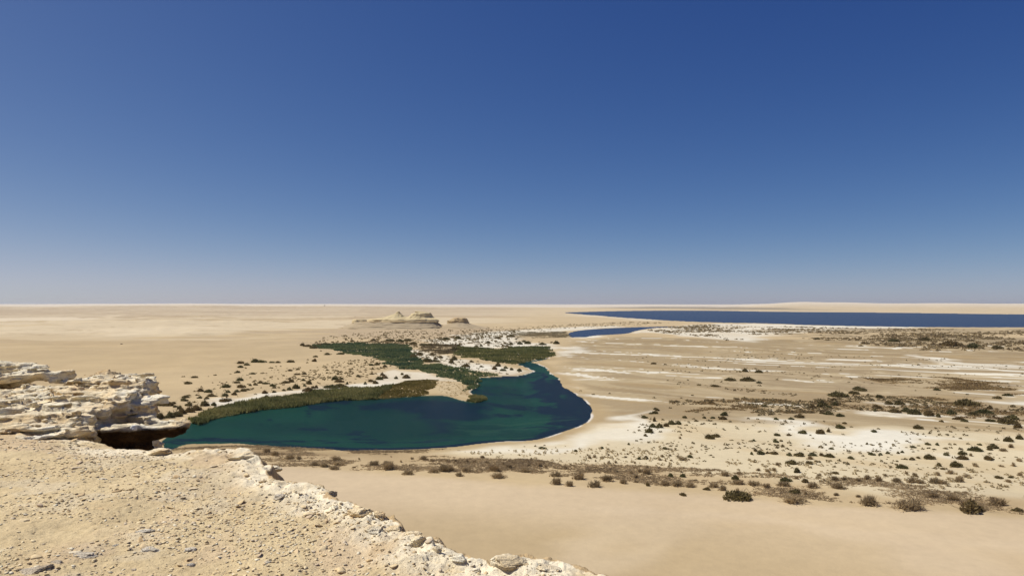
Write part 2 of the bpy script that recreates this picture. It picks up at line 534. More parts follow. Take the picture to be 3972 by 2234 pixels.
# ------------------------------------------------------------------ ground sheet of the plain
def build_plain():
    rows = [8, 20, 40, 60, 75, 88, 98, 106, 112]
    y = 2330.0
    while y > 1181.6:
        rows.append(HEYE * FPX / (y - Y0))
        y -= 2.6 if y > 1420 else (2.0 if y > 1300 else (1.0 if y > 1205 else 0.6))
    rows += [46000.0]
    R = np.array(rows, np.float32)
    a_in = np.radians(np.linspace(-40.5, 40.5, 1180))
    a_out = np.radians(np.linspace(40.5, 319.5, 82))[1:-1]
    A = np.concatenate([a_in, a_out]).astype(np.float32)
    nA, nR = len(A), len(R)
    RR, AA = np.meshgrid(R, A, indexing='ij')
    X = (RR * np.sin(AA)).ravel(); Y = (RR * np.cos(AA)).ravel(); RR = RR.ravel(); AA = AA.ravel()
    Z, s1, s2, s3 = plain_height(X, Y, True)
    sd = np.maximum(np.maximum(s1, s2), s3)
    AZ = np.where(AA > PI, AA - 2 * PI, AA)

    # ---- colours of the ground itself
    def pm(pts, soft=6.0, warp=8.0, fs=30.0, seed=77):
        P = wpoly(pts)
        w = warp * fbm2(X / fs, Y / fs, 3, seed)
        w2 = warp * fbm2(X / fs + 40, Y / fs, 3, seed + 5)
        return sm(-soft, soft, sdbox(P, X + w, Y + w2, soft + 1.0))
    def blend(c, m, k):
        return c * (1 - m[:, None]) + k * m[:, None]
    n_big = fbm2(X / 180, Y / 90, 4, 101)
    n_mid = fbm2(X / 45, Y / 45, 4, 111)
    # streaks left by the retreating water run along the old shores
    ang = math.radians(-36)
    S = X * math.cos(ang) + Y * math.sin(ang); T = -X * math.sin(ang) + Y * math.cos(ang)
    wv = fbm2(S / 160, T / 60, 3, 121)
    streak = fbm2(S / 95 + wv, T / 11 + 2.2 * wv, 4, 131, 0.6)
    streak2 = fbm2(S / 240 + 9, T / 26 + 3 * wv, 3, 141)
    cl = fbm2(X / 700, Y / 240, 5, 151, 0.6)

    sand = lin(206, 183, 142); sand_far = lin(216, 196, 160); pale = lin(228, 210, 176)
    white = lin(241, 234, 213); tan = lin(176, 156, 121); streak_pale = lin(206, 187, 149)
    brown = lin(150, 126, 92); mud = lin(178, 152, 108)
    c = np.empty((len(X), 3), np.float32)
    c[:] = sand
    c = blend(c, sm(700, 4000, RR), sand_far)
    c *= (1 + 0.06 * n_big + 0.03 * n_mid)[:, None]
    # desert terraces on the left: pale sand sheets and browner gravel
    left = sm(0.06, -0.06, AZ)
    c = blend(c, left * sm(600, 1200, RR) * sm(0.0, 0.25, cl) * 0.8, lin(224, 206, 172))
    c = blend(c, left * sm(600, 1200, RR) * sm(0.05, -0.2, cl) * 0.9, lin(194, 173, 140))
    c = blend(c, left * sm(700, 1500, RR) * sm(0.05, 0.0, np.abs(fbm2(X / 800, Y / 170, 4, 157))) * 0.5, lin(172, 150, 118))
    c = blend(c, left * 0.55 * sm(2200, 3200, RR) * sm(9000, 6500, RR), lin(200, 181, 152))
    c = blend(c, 0.9 * pm([(-200, 1238), (200, 1231), (350, 1235), (330, 1243), (60, 1250), (-200, 1252)], 25, 60, 200), lin(232, 215, 184))
    c = blend(c, 0.7 * pm([(350, 1233), (480, 1225), (490, 1231), (380, 1238)], 20, 40, 150), pale)
    c = blend(c, 0.7 * pm([(300, 1288), (700, 1280), (1000, 1282), (1000, 1293), (600, 1305), (430, 1300)], 20, 40, 120), pale)
    c = blend(c, 0.45 * pm([(0, 1300), (380, 1300), (900, 1330), (900, 1420), (300, 1480), (-300, 1500), (-300, 1320)], 60, 40, 120), lin(196, 172, 131))
    c = blend(c, 0.45 * pm([(-100, 1420), (500, 1440), (620, 1520), (200, 1560), (-100, 1500)], 40, 40, 120), lin(188, 163, 121))
    # far side: bright dunes at the horizon
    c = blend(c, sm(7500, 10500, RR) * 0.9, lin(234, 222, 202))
    c = blend(c, 0.6 * pm([(2280, 1193), (2500, 1190), (2760, 1190), (3000, 1197), (3300, 1203), (2900, 1202), (2650, 1198), (2450, 1197)], 150, 200, 600), lin(132, 122, 108))
    # right-hand flats
    flats = pm([(2180, 1400), (2240, 1325), (2420, 1306), (2800, 1318), (4400, 1330), (4400, 1720), (3000, 1660), (2560, 1640), (2330, 1650), (2200, 1500)], 14, 12, 40)
    fc = np.empty_like(c); fc[:] = tan
    fc = blend(fc, sm(-0.15, -0.6, fbm2(S / 200, T / 70, 3, 127)) * 0.8, lin(168, 148, 114))
    fc = blend(fc, pm([(3100, 1380), (4400, 1400), (4400, 1580), (3500, 1560), (3000, 1540), (2750, 1480)], 40, 30, 80) * 0.55, lin(166, 146, 114))
    fc = blend(fc, sm(0.1, 0.55, streak) * 0.8, streak_pale)
    fc = blend(fc, sm(0.15, 0.55, streak2) * 0.5, streak_pale)
    fc = blend(fc, sm(0.50, 0.62, streak) * 0.9, white)
    fc = blend(fc, sm(-0.15, -0.6, streak) * 0.5, mud)
    c = c * (1 - flats[:, None]) + fc * flats[:, None]
    # pale saline flats in front, towards the cliff
    front = pm([(1760, 1742), (2000, 1722), (2150, 1712), (2330, 1650), (2560, 1640), (3000, 1655), (4400, 1700), (4400, 2010), (3972, 1960), (3000, 1880), (2400, 1820), (2000, 1800), (1700, 1765)], 5, 6, 25)
    fr = np.empty_like(c); fr[:] = lin(224, 208, 172)
    fr = blend(fr, sm(-0.1, 0.6, fbm2(S / 60, T / 14, 4, 161)) * 0.6, lin(214, 192, 150))
    c = c * (1 - front[:, None]) + fr * front[:, None]
    # white salt
    for pts, k, soft in (
        ([(2300, 1700), (2400, 1640), (2500, 1605), (2490, 1640), (2570, 1665), (2560, 1700), (2430, 1718), (2250, 1742), (2100, 1757), (1900, 1757), (1790, 1742), (1900, 1737), (2120, 1738)], 0.95, 4),
        ([(2880, 1635), (3000, 1640), (3120, 1672), (3300, 1690), (3480, 1682), (3600, 1700), (3760, 1715), (3700, 1752), (3500, 1758), (3400, 1763), (3240, 1745), (3130, 1712), (2980, 1668)], 0.95, 6),
        ([(3270, 1590), (3500, 1610), (3620, 1615), (3900, 1620), (3930, 1632), (3700, 1628), (3450, 1620), (3300, 1605)], 0.8, 3),
        ([(3820, 1560), (4100, 1565), (4100, 1585), (3900, 1578)], 0.8, 3),
        ([(3540, 1378), (3680, 1395), (3700, 1410), (3900, 1418), (4100, 1440), (3850, 1428), (3640, 1412)], 0.8, 5),
        ([(840, 1563), (1000, 1545), (1100, 1528), (1250, 1508), (1400, 1497), (1480, 1448), (1530, 1438), (1600, 1448), (1720, 1468), (1745, 1482), (1560, 1490), (1500, 1505), (1350, 1520), (1200, 1530), (1000, 1562), (880, 1585)], 0.8, 5),
        ([(1560, 1362), (1640, 1358), (1720, 1383), (1800, 1398), (1880, 1413), (1960, 1428), (2075, 1442), (2000, 1464), (1900, 1452), (1800, 1440), (1700, 1425), (1640, 1402)], 0.75, 5),
        ([(1640, 1328), (1800, 1300), (1960, 1285), (2200, 1270), (2420, 1266), (2350, 1275), (2210, 1286), (2000, 1300), (2010, 1330), (2120, 1335), (2160, 1350), (2120, 1362), (2000, 1365), (1850, 1350), (1700, 1348)], 0.8, 10),
        ([(2000, 1348), (2060, 1352), (2085, 1372), (2000, 1380)], 0.7, 4),
        ([(2470, 1287), (2540, 1270), (2800, 1256), (3200, 1266), (3500, 1270), (3400, 1276), (3000, 1300), (2900, 1330), (2700, 1312), (2560, 1300)], 0.7, 12),
        ([(2900, 1256), (3166, 1264), (3438, 1269), (3600, 1271), (3500, 1276), (3200, 1270), (2950, 1262)], 0.9, 6),
        ([(2160, 1366), (2240, 1345), (2290, 1352), (2270, 1368), (2200, 1384), (2140, 1384)], 0.75, 5),
        ([(2200, 1309), (2260, 1303), (2340, 1300), (2330, 1308), (2260, 1316)], 0.9, 5),
        ([(2435, 1296), (2480, 1284), (2500, 1279), (2500, 1285), (2460, 1294)], 0.7, 5),
        ([(2180, 1224), (2300, 1222), (2420, 1234), (2600, 1246), (2500, 1246), (2340, 1232)], 0.4, 12),
        ):
        c = blend(c, np.clip(k * pm(pts, soft * 1.5, soft * 2.0, soft * 4) * (0.98 + 0.3 * n_mid), 0, 1), white)
    c = blend(c, 0.9 * pm([(1690, 1484), (1790, 1492), (1830, 1522), (1870, 1548), (1780, 1550), (1710, 1533), (1690, 1510)], 4, 3, 10), lin(212, 191, 152))
    # grey-brown ground under the dead brush
    for pts, k, col in (
        ([(700, 1728), (1000, 1728), (1400, 1752), (1740, 1742), (1780, 1756), (1500, 1768), (1200, 1775), (800, 1770)], 0.95, brown),
        ([(800, 1770), (1200, 1790), (1900, 1800), (2300, 1840), (2900, 1890), (3500, 1960), (4100, 2010), (4100, 1940), (3400, 1900), (2700, 1850), (2200, 1820), (1700, 1780), (1200, 1760)], 0.7, lin(184, 158, 118)),
        ([(3330, 1470), (3450, 1478), (3650, 1465), (3972, 1510), (3972, 1535), (3700, 1515), (3500, 1500)], 0.65, lin(140, 116, 84)),
        ([(3540, 1300), (3972, 1315), (3972, 1330), (3700, 1318), (3500, 1310)], 0.5, lin(150, 130, 100)),
        ([(2900, 1282), (3250, 1274), (4400, 1276), (4400, 1335), (3500, 1332), (3100, 1310)], 0.9, lin(166, 148, 116)),
        ([(2560, 1560), (3000, 1545), (3500, 1545), (4200, 1590), (4200, 1650), (3500, 1615), (3000, 1605), (2600, 1600)], 0.6, lin(170, 148, 112)),
        ([(2050, 1292), (2200, 1290), (2215, 1310), (2100, 1315), (2000, 1316)], 0.6, lin(120, 110, 78)),
        ):
        c = blend(c, k * pm(pts, 8, 12, 30) * sm(-0.5, 0.3, n_mid), col)
    # smooth wind-blown sand at the foot of the cliff
    fsand = pm([(760, 1812), (1300, 1838), (1800, 1868), (2300, 1905), (2800, 1955), (3300, 1985), (3972, 2022), (4700, 2060), (5200, 2600), (0, 2600), (0, 1800)], 4, 4, 30)
    fs = np.empty_like(c); fs[:] = lin(216, 194, 159)
    fs = blend(fs, sm(-0.1, 0.35, fbm2(X / 60 + 3, Y / 42 + 1, 2, 171)) * sm(185, 150, RR) * 0.6, lin(203, 178, 136))
    fs = blend(fs, sm(175, 145, RR + 0.25 * X) * 0.85, lin(196, 173, 133))
    for pts, k, col in (([(2150, 2130), (2330, 2050), (2600, 2025), (2720, 2060), (2640, 2130), (2500, 2234), (2250, 2300), (2120, 2234)], 0.7, lin(214, 193, 158)),
            ([(2340, 2145), (2440, 2120), (2500, 2130), (2440, 2160), (2370, 2170)], 0.6, lin(200, 177, 138)),
            ([(2640, 2120), (2760, 2070), (3100, 2085), (3400, 2130), (3500, 2300), (2600, 2300)], 0.6, lin(204, 181, 141)),
            ([(2350, 1990), (2800, 2010), (3300, 2060), (3972, 2120), (4200, 2180), (3500, 2100), (2900, 2050), (2500, 2025)], 0.5, lin(222, 201, 168))):
        fs = blend(fs, k * pm(pts, 5, 3, 18), col)
    c = c * (1 - fsand[:, None]) + fs * fsand[:, None]
    # shores: damp rim, then a thin salt line
    rim = sm(-11, -3, s1) * (s1 < 0)
    c = blend(c, rim * 0.65, lin(184, 160, 118))
    salt = 0.85 * sm(-1.6, -0.5, s1) * (s1 < 0) * sm(10, 40, X + 0.12 * Y) * sm(-0.1, 0.3, noise2(X / 11, Y / 11, 191) + 0.1)
    c = blend(c, salt, lin(240, 234, 222))
    # floor of the near lake: weed beds and green silt
    w = s1 > 0
    n1 = fbm2(X / 34, Y / 22, 5, 201, 0.6); n2 = fbm2(X / 14, Y / 6, 4, 211)
    silt = np.empty_like(c); silt[:] = lin(34, 78, 62, 1.0)
    silt = blend(silt, sm(-0.3, 0.4, fbm2(X / 60, Y / 60, 3, 221)), lin(26, 62, 56, 1.0))
    navy = lin(20, 32, 58, 1.0)
    weed = pm([(2090, 1440), (2140, 1470), (2180, 1520), (2260, 1570), (2290, 1620), (2230, 1655), (2150, 1665), (2120, 1600), (2110, 1540), (2060, 1480)], 2, 7, 12)
    weed = np.maximum(weed, pm([(1400, 1560), (1560, 1545), (1700, 1545), (1800, 1565), (1900, 1560), (1880, 1590), (1700, 1600), (1560, 1590)], 5, 9, 16) * 0.9)
    weed = np.maximum(weed, pm([(1640, 1600), (1720, 1600), (1720, 1650), (1650, 1655)], 5, 8, 14) * 0.8)
    weed = np.maximum(weed, sm(9, 5, s1 + 3 * n2) * (Y < 460) * np.maximum(sm(-110, -60, X) * (Y < 330), sm(5, 25, X)))
    weed = np.maximum(weed, sm(0.2, 0.35, n1) * sm(-0.15, 0.1, n2) * 0.85)
    silt = blend(silt, np.clip(weed, 0, 1), navy)
    silt = blend(silt, sm(0.25, 0.5, n2) * 0.5 * pm([(1800, 1600), (2200, 1610), (2150, 1690), (1600, 1735)], 8, 8, 20), lin(62, 96, 72, 1.0))
    c[w] = silt[w]
    c[(s2 > 0) | (s3 > 0)] = lin(60, 80, 110)
    c = np.clip(c, 0.004, 0.85)

    V = np.stack([X, Y, Z], 1)
    V = np.vstack([V, [[0, 0, Z[:nA].mean()]]])
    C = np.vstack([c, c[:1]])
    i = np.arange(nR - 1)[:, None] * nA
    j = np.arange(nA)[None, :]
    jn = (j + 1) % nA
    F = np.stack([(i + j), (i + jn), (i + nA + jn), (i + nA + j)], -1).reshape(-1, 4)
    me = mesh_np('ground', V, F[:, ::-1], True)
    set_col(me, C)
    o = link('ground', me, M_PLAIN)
    tag(o, 'sand, salt and mud plain below the cliff reaching to the horizon', None, None, 'structure')
    return o
build_plain()

# ------------------------------------------------------------------ water
def water_sheet(name, P, mat, label, grow):
    A = np.array(P, np.float64)
    d = np.roll(A, -1, 0) - np.roll(A, 1, 0)
    nrm = np.stack([d[:, 1], -d[:, 0]], 1); nrm /= np.linalg.norm(nrm, axis=1, keepdims=True) + 1e-9
    area = 0.5 * np.sum(A[:, 0] * np.roll(A[:, 1], -1) - np.roll(A[:, 0], -1) * A[:, 1])
    A = A + nrm * grow * (1 if area > 0 else -1)
    bm = bmesh.new()
    vs = [bm.verts.new((x, y, 0.0)) for x, y in A]
    es = [bm.edges.new((vs[k], vs[(k + 1) % len(vs)])) for k in range(len(vs))]
    bmesh.ops.triangle_fill(bm, edges=es, use_beauty=True)
    bmesh.ops.recalc_face_normals(bm, faces=bm.faces)
    for f in bm.faces:
        if f.normal.z < 0: f.normal_flip()
    me = bpy.data.meshes.new(name); bm.to_mesh(me); bm.free()
    o = link(name, me, mat)
    tag(o, label, None, None, 'structure')
    return o
M_W1 = mat_water('lake_water', (0.80, 0.92, 0.92), 0.9, 0.30, 0.18, 0.10, lin(20, 46, 44, 1.0), 0.78)
M_W2 = mat_water('blue_water', (0.5, 0.7, 0.8), 0.35, 0.5, 0.42, 0.15, lin(28, 48, 78, 1.0), 0.0)
water_sheet('lake', W_NEAR, M_W1, 'green-blue lake with dark weed patches below the cliff', 1.0)
water_sheet('pool', W_POOL, M_W2, 'small blue pool beyond the lake with white salty shore', 2.0)
water_sheet('far_lake', W_BIG, M_W2, 'wide deep blue lake near the horizon on the right', 12.0)

# ------------------------------------------------------------------ foreground: the clifftop
ZC = 48.4          # level of the clifftop under the camera (eye 1.6 m above it)
# plan of the rim: clifftop lies inside this polygon
RIM = [(-3.66, 7.48), (-3.15, 7.42), (-2.75, 7.25), (-2.45, 6.95), (-2.25, 6.45), (-1.95, 6.15), (-1.62, 5.85), (-1.42, 5.55), (-1.10, 5.28),
       (-0.96, 5.12), (-0.80, 4.92), (-0.66, 4.70), (-0.50, 4.52), (-0.38, 4.36), (-0.27, 4.20), (-0.12, 4.16), (0.10, 4.20), (0.34, 4.16), (0.5, 4.02), (1.0, 3.5), (1.9, 2.6), (3.0, 1.3), (3.9, -0.8),
       (5.0, -4), (9, -14), (-4, -30), (-40, -30), (-40, 12), (-20, 14.5), (-13, 13.2), (-9.5, 12.6), (-7.6, 12.0), (-6.2, 10.9), (-5.9, 9.9), (-5.6, 9.0), (-5.3, 8.45), (-4.9, 8.15), (-4.5, 7.90), (-4.1, 7.66)]

def cliff_height(X, Y, detail=True):
    w = 0.10 * fbm2(X / 0.5, Y / 0.5, 3, 301) + 0.025 * fbm2(X / 0.16, Y / 0.16, 2, 305)
    s = sdpoly(RIM, X + w, Y + w * 0.7)
    z = ZC + 0.05 * fbm2(X / 2.2, Y / 2.2, 3, 311) + 0.0 * X
    if detail:
        z = z + 0.018 * fbm2(X / 0.35, Y / 0.35, 4, 321) + 0.008 * np.abs(fbm2(X / 0.08, Y / 0.08, 3, 331))
    edge = sm(0.60, 0.08, s)
    notch = sm(-3.2, -3.8, X)
    z = z + edge * ((0.02 + 0.05 * np.abs(fbm2(X / 0.28, Y / 0.28, 4, 341)) + 0.016 * cells(X / 0.17, Y / 0.15, 0 * X, 345) + 0.007 * cells(X / 0.07, Y / 0.06, 0 * X, 347)) * (1 - notch) - 0.05 * notch)
    o = np.maximum(0, -s)
    st = o + 0.25 * fbm2(X / 1.1, Y / 1.1, 4, 351) * sm(0, 1, o)
    drop = np.where(o < 0.4, 1.2 * o + 6.0 * o * o, 1.44 + 2.8 * (np.maximum(st, 0.4) - 0.4))
    drop = np.where(o > 6, 17.12 + 0.80 * (o - 6) , drop)
    return z - drop * (s < 0), s

def build_clifftop():
    a = np.radians(np.concatenate([np.linspace(-180, -64, 50), np.linspace(-62, 24, 900), np.linspace(26, 180, 60)[:-1]]))
    r = np.concatenate([np.linspace(0.4, 3.3, 16), np.exp(np.linspace(math.log(3.45), math.log(13.5), 470)), np.linspace(13.8, 22, 40), np.linspace(24, 75, 26)])
    RR, AA = np.meshgrid(r, a, indexing='ij')
    X = (RR * np.sin(AA)).ravel().astype(np.float32); Y = (RR * np.cos(AA)).ravel().astype(np.float32)
    Z, s = cliff_height(X, Y)
    Z = np.maximum(Z, -2.0)
    dirt = lin(230, 209, 166); pink = lin(228, 203, 168); grey = lin(232, 218, 188); rock = lin(253, 241, 212, .86)
    c = np.empty((len(X), 3), np.float32); c[:] = dirt
    n1 = fbm2(X / 0.9, Y / 0.9, 4, 361); n2 = fbm2(X / 0.5, Y / 0.5, 4, 371)
    def bl(c, m, k): return c * (1 - m[:, None]) + k * m[:, None]
    c = bl(c, sm(0.1, 0.5, n1) * 0.6, pink)
    c = bl(c, sm(0.2, 0.5, n2) * 0.5, grey)
    c = bl(c, sm(0.58, 0.20, s + 0.20 * n2) * sm(-0.6, 0.1, n2), rock)
    c = bl(c, (s < 0.02) * 1.0, lin(214, 188, 146))
    nA, nR = len(a), len(r)
    V = np.vstack([np.stack([X, Y, Z], 1), [[0, 0, ZC]]])
    i = np.arange(nR - 1)[:, None] * nA; j = np.arange(nA)[None, :]; jn = (j + 1) % nA
    F = np.stack([(i + nA + j), (i + nA + jn), (i + jn), (i + j)], -1).reshape(-1, 4)
    me = mesh_np('clifftop', V, F[:, ::-1] if False else F[:, ::-1][:, ::-1], True)
    set_col(me, np.vstack([c, dirt[None]]))
    k0 = len(me.polygons)
    o = link('clifftop', me, M_DIRT)
    tag(o, 'dusty limestone clifftop strewn with flakes in the foreground', None, None, 'structure')
    return o
build_clifftop()

def cz(x, y):
    return float(cliff_height(np.array([x], np.float32), np.array([y], np.float32))[0][0])

# ---- surface nets: mesh of the zero level of a field on a regular grid (field > 0 inside)
def surface_nets(f, org, h):
    nx, ny, nz = f.shape
    ins = f > 0
    cnt = np.zeros((nx - 1, ny - 1, nz - 1), np.int8)
    acc = np.zeros((nx - 1, ny - 1, nz - 1, 3), np.float32)
    num = np.zeros((nx - 1, ny - 1, nz - 1), np.float32)
    corners = [(i, j, k) for i in (0, 1) for j in (0, 1) for k in (0, 1)]
    sl = lambda c: f[c[0]:nx - 1 + c[0], c[1]:ny - 1 + c[1], c[2]:nz - 1 + c[2]]
    for c in corners: cnt += (sl(c) > 0)
    act = (cnt > 0) & (cnt < 8)
    idx = np.argwhere(act)
    ii, jj, kk = idx.T
    P = np.zeros((len(idx), 3), np.float32); n = np.zeros(len(idx), np.float32)
    for c in corners:
        for ax in range(3):
            if c[ax] == 0:
                d = list(c); d[ax] = 1
                a = f[ii + c[0], jj + c[1], kk + c[2]]; b = f[ii + d[0], jj + d[1], kk + d[2]]
                m = (a > 0) != (b > 0)
                t = np.where(m, a / np.where(m, a - b, 1), 0)
                for q in range(3):
                    P[:, q] += m * (c[q] + (t if q == ax else 0))
                n += m
    P = P / np.maximum(n, 1)[:, None] + idx
    vid = np.full(act.shape, -1, np.int32); vid[ii, jj, kk] = np.arange(len(idx))
    faces = []
    for ax in range(3):
        a = f[:-1, :, :] if ax == 0 else (f[:, :-1, :] if ax == 1 else f[:, :, :-1])
        b = f[1:, :, :] if ax == 0 else (f[:, 1:, :] if ax == 1 else f[:, :, 1:])
        cr = (a > 0) != (b > 0)
        e = np.argwhere(cr)
        o1, o2 = [(1, 2), (2, 0), (0, 1)][ax]
        ok = (e[:, o1] > 0) & (e[:, o2] > 0)
        lim = [nx - 1, ny - 1, nz - 1]
        ok &= (e[:, o1] < lim[o1]) & (e[:, o2] < lim[o2])
        e = e[ok]
        q = []
        for d1, d2 in ((-1, -1), (0, -1), (0, 0), (-1, 0)):
            t = e.copy(); t[:, o1] += d1; t[:, o2] += d2
            q.append(vid[t[:, 0], t[:, 1], t[:, 2]])
        q = np.stack(q, 1)
        pos = a[e[:, 0], e[:, 1], e[:, 2]] > 0
        q[~pos] = q[~pos][:, ::-1]
        faces.append(q)
    F = np.vstack(faces)
    F = F[(F >= 0).all(1)]
    return P * h + np.array(org, np.float32), F

def grid_field(lo, hi, h, fn):
    n = [int(math.ceil((hi[k] - lo[k]) / h)) + 1 for k in range(3)]
    ax = [lo[k] + h * np.arange(n[k], dtype=np.float32) for k in range(3)]
    X, Y, Z = np.meshgrid(*ax, indexing='ij')
    f = fn(X, Y, Z)
    f[0], f[-1], f[:, 0], f[:, -1], f[:, :, 0], f[:, :, -1] = (-1,) * 6
    return surface_nets(f, lo, h)

def strata_noise(X, Y, Z, seed, t=0.075, dip=(0.03, -0.05)):
    """offset that jumps from bed to bed, so beds stand proud of or behind each other"""
    zz = Z - dip[0] * X - dip[1] * Y + 0.03 * noise2(X / 0.8, Y / 0.8, seed + 3)
    k = zz / t
    fk = np.floor(k)
    fr = k - fk
    wx = X + 0.06 * noise2(X / 0.15, Y / 0.15, seed + 5)
    a = 0.65 * cells(wx / 0.42, Y / 0.26, fk, seed) + 0.5 * noise3(X / 0.6, Y / 0.6, fk * 3.7, seed + 8)
    b = 0.65 * cells(wx / 0.42, Y / 0.26, fk + 1, seed) + 0.5 * noise3(X / 0.6, Y / 0.6, (fk + 1) * 3.7, seed + 8)
    s = np.clip((fr - 0.86) / 0.14, 0, 1)
    return a + (b - a) * s, fr

def near(f, amp, fn, *XYZ):
    """add detail only where it can matter"""
    m = np.abs(f) < amp
    g = f.copy()
    g[m] += fn(*[a[m] for a in XYZ])
    return g

RIGHT = [(-5.1, 8.42), (-5.35, 8.75), (-5.45, 9.1), (-5.40, 9.4), (-5.35, 9.62), (-5.36, 9.9), (-5.48, 10.25), (-5.55, 10.6), (-5.62, 10.9), (-5.75, 11.15),
         (-6.2, 11.35), (-6.9, 11.5), (-7.6, 11.6), (-9.5, 12.2), (-13, 12.6), (-13, 7.2), (-9, 7.5), (-7.2, 7.7), (-6.2, 7.85), (-5.5, 8.15)]
def f_main(X, Y, Z):
    x2, y2 = X[:, :, 0], Y[:, :, 0]
    s2 = sdpoly(RIGHT, x2, y2)
    H = ZC - 0.07 + 0.47 * sm(7.6, 10.9, y2) + 0.05 * fbm2(x2 / 1.3, y2 / 1.3, 3, 401) + 0.02 * (x2 + 6) * 0
    H = H + 0.06 * np.abs(fbm2(x2 / 0.5, y2 / 0.5, 3, 405))
    H = H - 0.26 * sm(-6.5, -7.3, x2) * sm(9.4, 10.9, y2)
    f = np.minimum(H[:, :, None] - Z, s2[:, :, None] + 0.10 * sm(48.3, 47.0, Z))
    def det(x, y, z):
        a, fr = strata_noise(x, y, z, 411)
        b, fr2 = strata_noise(x, y, z, 431, 0.21)
        c, fr3 = strata_noise(x * 1.7, y * 1.7, z, 451, 0.042, (0.02, -0.04))
        r = 1 - 2 * np.abs(fbm3(x / 0.30, y / 0.30, z / 0.09, 4, 421, 0.6))
        return 0.055 * a + 0.05 * b + 0.055 * c + 0.045 * r - 0.03 * np.abs(noise3(x / 0.09, y / 0.09, z / 0.05, 461))
    return near(f, 0.35, det, X, Y, Z)

def f_tip(X, Y, Z):
    # flat pointed slab that sticks out over the drop half-way down
    P = [(-6.0, 9.7), (-5.6, 9.6), (-5.2, 9.78), (-4.97, 10.02), (-5.15, 10.14), (-5.45, 10.3), (-6.0, 10.5)]
    s2 = sdpoly(P, X[:, :, 0], Y[:, :, 0])[:, :, None]
    zc = 48.60 + 0.05 * (X + 5.3) + 0.05 * (Y - 10)
    th = 0.035 + 0.16 * np.clip(s2, 0, 0.5) 
    f = np.minimum(np.minimum(s2, (zc + 0.03) - Z), (Z - (zc - th)) * 0.8)
    def det(x, y, z):
        a, fr = strata_noise(x, y, z, 511, 0.04)
        return 0.035 * a + 0.03 * fbm3(x / 0.15, y / 0.15, z / 0.08, 4, 521, 0.6)
    return near(f, 0.2, det, X, Y, Z)

def f_lower(X, Y, Z):
    # lower ledge: thin sunlit lip, shaded undercut face below it
    P = [(-6.3, 9.0), (-5.6, 9.05), (-5.15, 9.14), (-4.85, 9.26), (-4.58, 9.32), (-4.32, 9.42), (-4.42, 9.54), (-4.6, 9.66), (-4.9, 9.74), (-5.6, 10.1), (-6.3, 10.2)]
    s2 = sdpoly(P, X[:, :, 0], Y[:, :, 0])[:, :, None]
    top = 48.40 + 0.03 * fbm2(X[:, :, :1] / 0.4, Y[:, :, :1] / 0.4, 3, 601)
    under = np.clip(48.32 - Z, 0, 3)
    f = np.minimum(top - Z, s2 - 0.95 * np.minimum(under, 0.2) - 0.05 * np.maximum(under - 0.12, 0))
    def det(x, y, z):
        a, fr = strata_noise(x, y, z, 611, 0.09)
        b, fr2 = strata_noise(x, y, z, 631, 0.25)
        return 0.05 * a + 0.05 * b + 0.035 * fbm3(x / 0.18, y / 0.18, z / 0.12, 4, 621, 0.6)
    return near(f, 0.3, det, X, Y, Z)

def f_ledge(X, Y, Z):
    # upper ledge at the far left, overhanging to the right
    P = [(-10.5, 11.5), (-9.0, 11.55), (-8.35, 11.72), (-7.82, 12.0), (-7.62, 12.12), (-7.85, 12.3), (-8.4, 12.5), (-9.2, 12.75), (-10.5, 12.9)]
    s2 = sdpoly(P, X[:, :, 0], Y[:, :, 0])[:, :, None]
    top = 48.82 + 0.09 * sm(0.05, 0.5, s2) - 0.035 * (X + 8.3) + 0.05 * fbm2(X[:, :, :1] / 0.45, Y[:, :, :1] / 0.45, 3, 701)
    bot = 48.70 - 0.10 * np.clip(s2 - 0.1, 0, 2) - 0.8 * np.clip(-8.6 - X, 0, 2)
    f = np.minimum(np.minimum(top - Z, s2), (Z - bot) * 0.8)
    def det(x, y, z):
        a, fr = strata_noise(x, y, z, 711, 0.07)
        return 0.07 * a + 0.06 * fbm3(x / 0.2, y / 0.2, z / 0.12, 4, 721, 0.6)
    return near(f, 0.3, det, X, Y, Z)

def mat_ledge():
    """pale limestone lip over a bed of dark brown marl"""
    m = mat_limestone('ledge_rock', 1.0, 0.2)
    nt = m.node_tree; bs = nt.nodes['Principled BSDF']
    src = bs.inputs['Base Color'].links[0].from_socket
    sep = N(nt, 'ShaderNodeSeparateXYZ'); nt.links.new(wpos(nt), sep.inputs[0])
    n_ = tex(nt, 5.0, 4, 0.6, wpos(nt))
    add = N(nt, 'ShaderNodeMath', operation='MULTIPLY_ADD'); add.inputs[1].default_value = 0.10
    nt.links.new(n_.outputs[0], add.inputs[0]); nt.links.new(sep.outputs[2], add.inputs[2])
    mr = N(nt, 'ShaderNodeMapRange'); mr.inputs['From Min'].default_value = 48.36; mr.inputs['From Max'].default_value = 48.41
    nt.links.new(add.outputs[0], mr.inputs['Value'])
    br = ramp(nt, n_.outputs[0], [(0.35, lin(58, 44, 30)), (0.65, lin(96, 74, 50))])  # dark brown stands in for the deep shade under the lip
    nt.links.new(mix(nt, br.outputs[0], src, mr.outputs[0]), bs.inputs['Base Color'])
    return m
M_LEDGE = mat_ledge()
outcrop = link('rock_outcrop', None, None, None, (-6.2, 9.6, ZC))
tag(outcrop, 'pale layered limestone outcrop overhanging the drop at the left edge of the clifftop', 'rock')
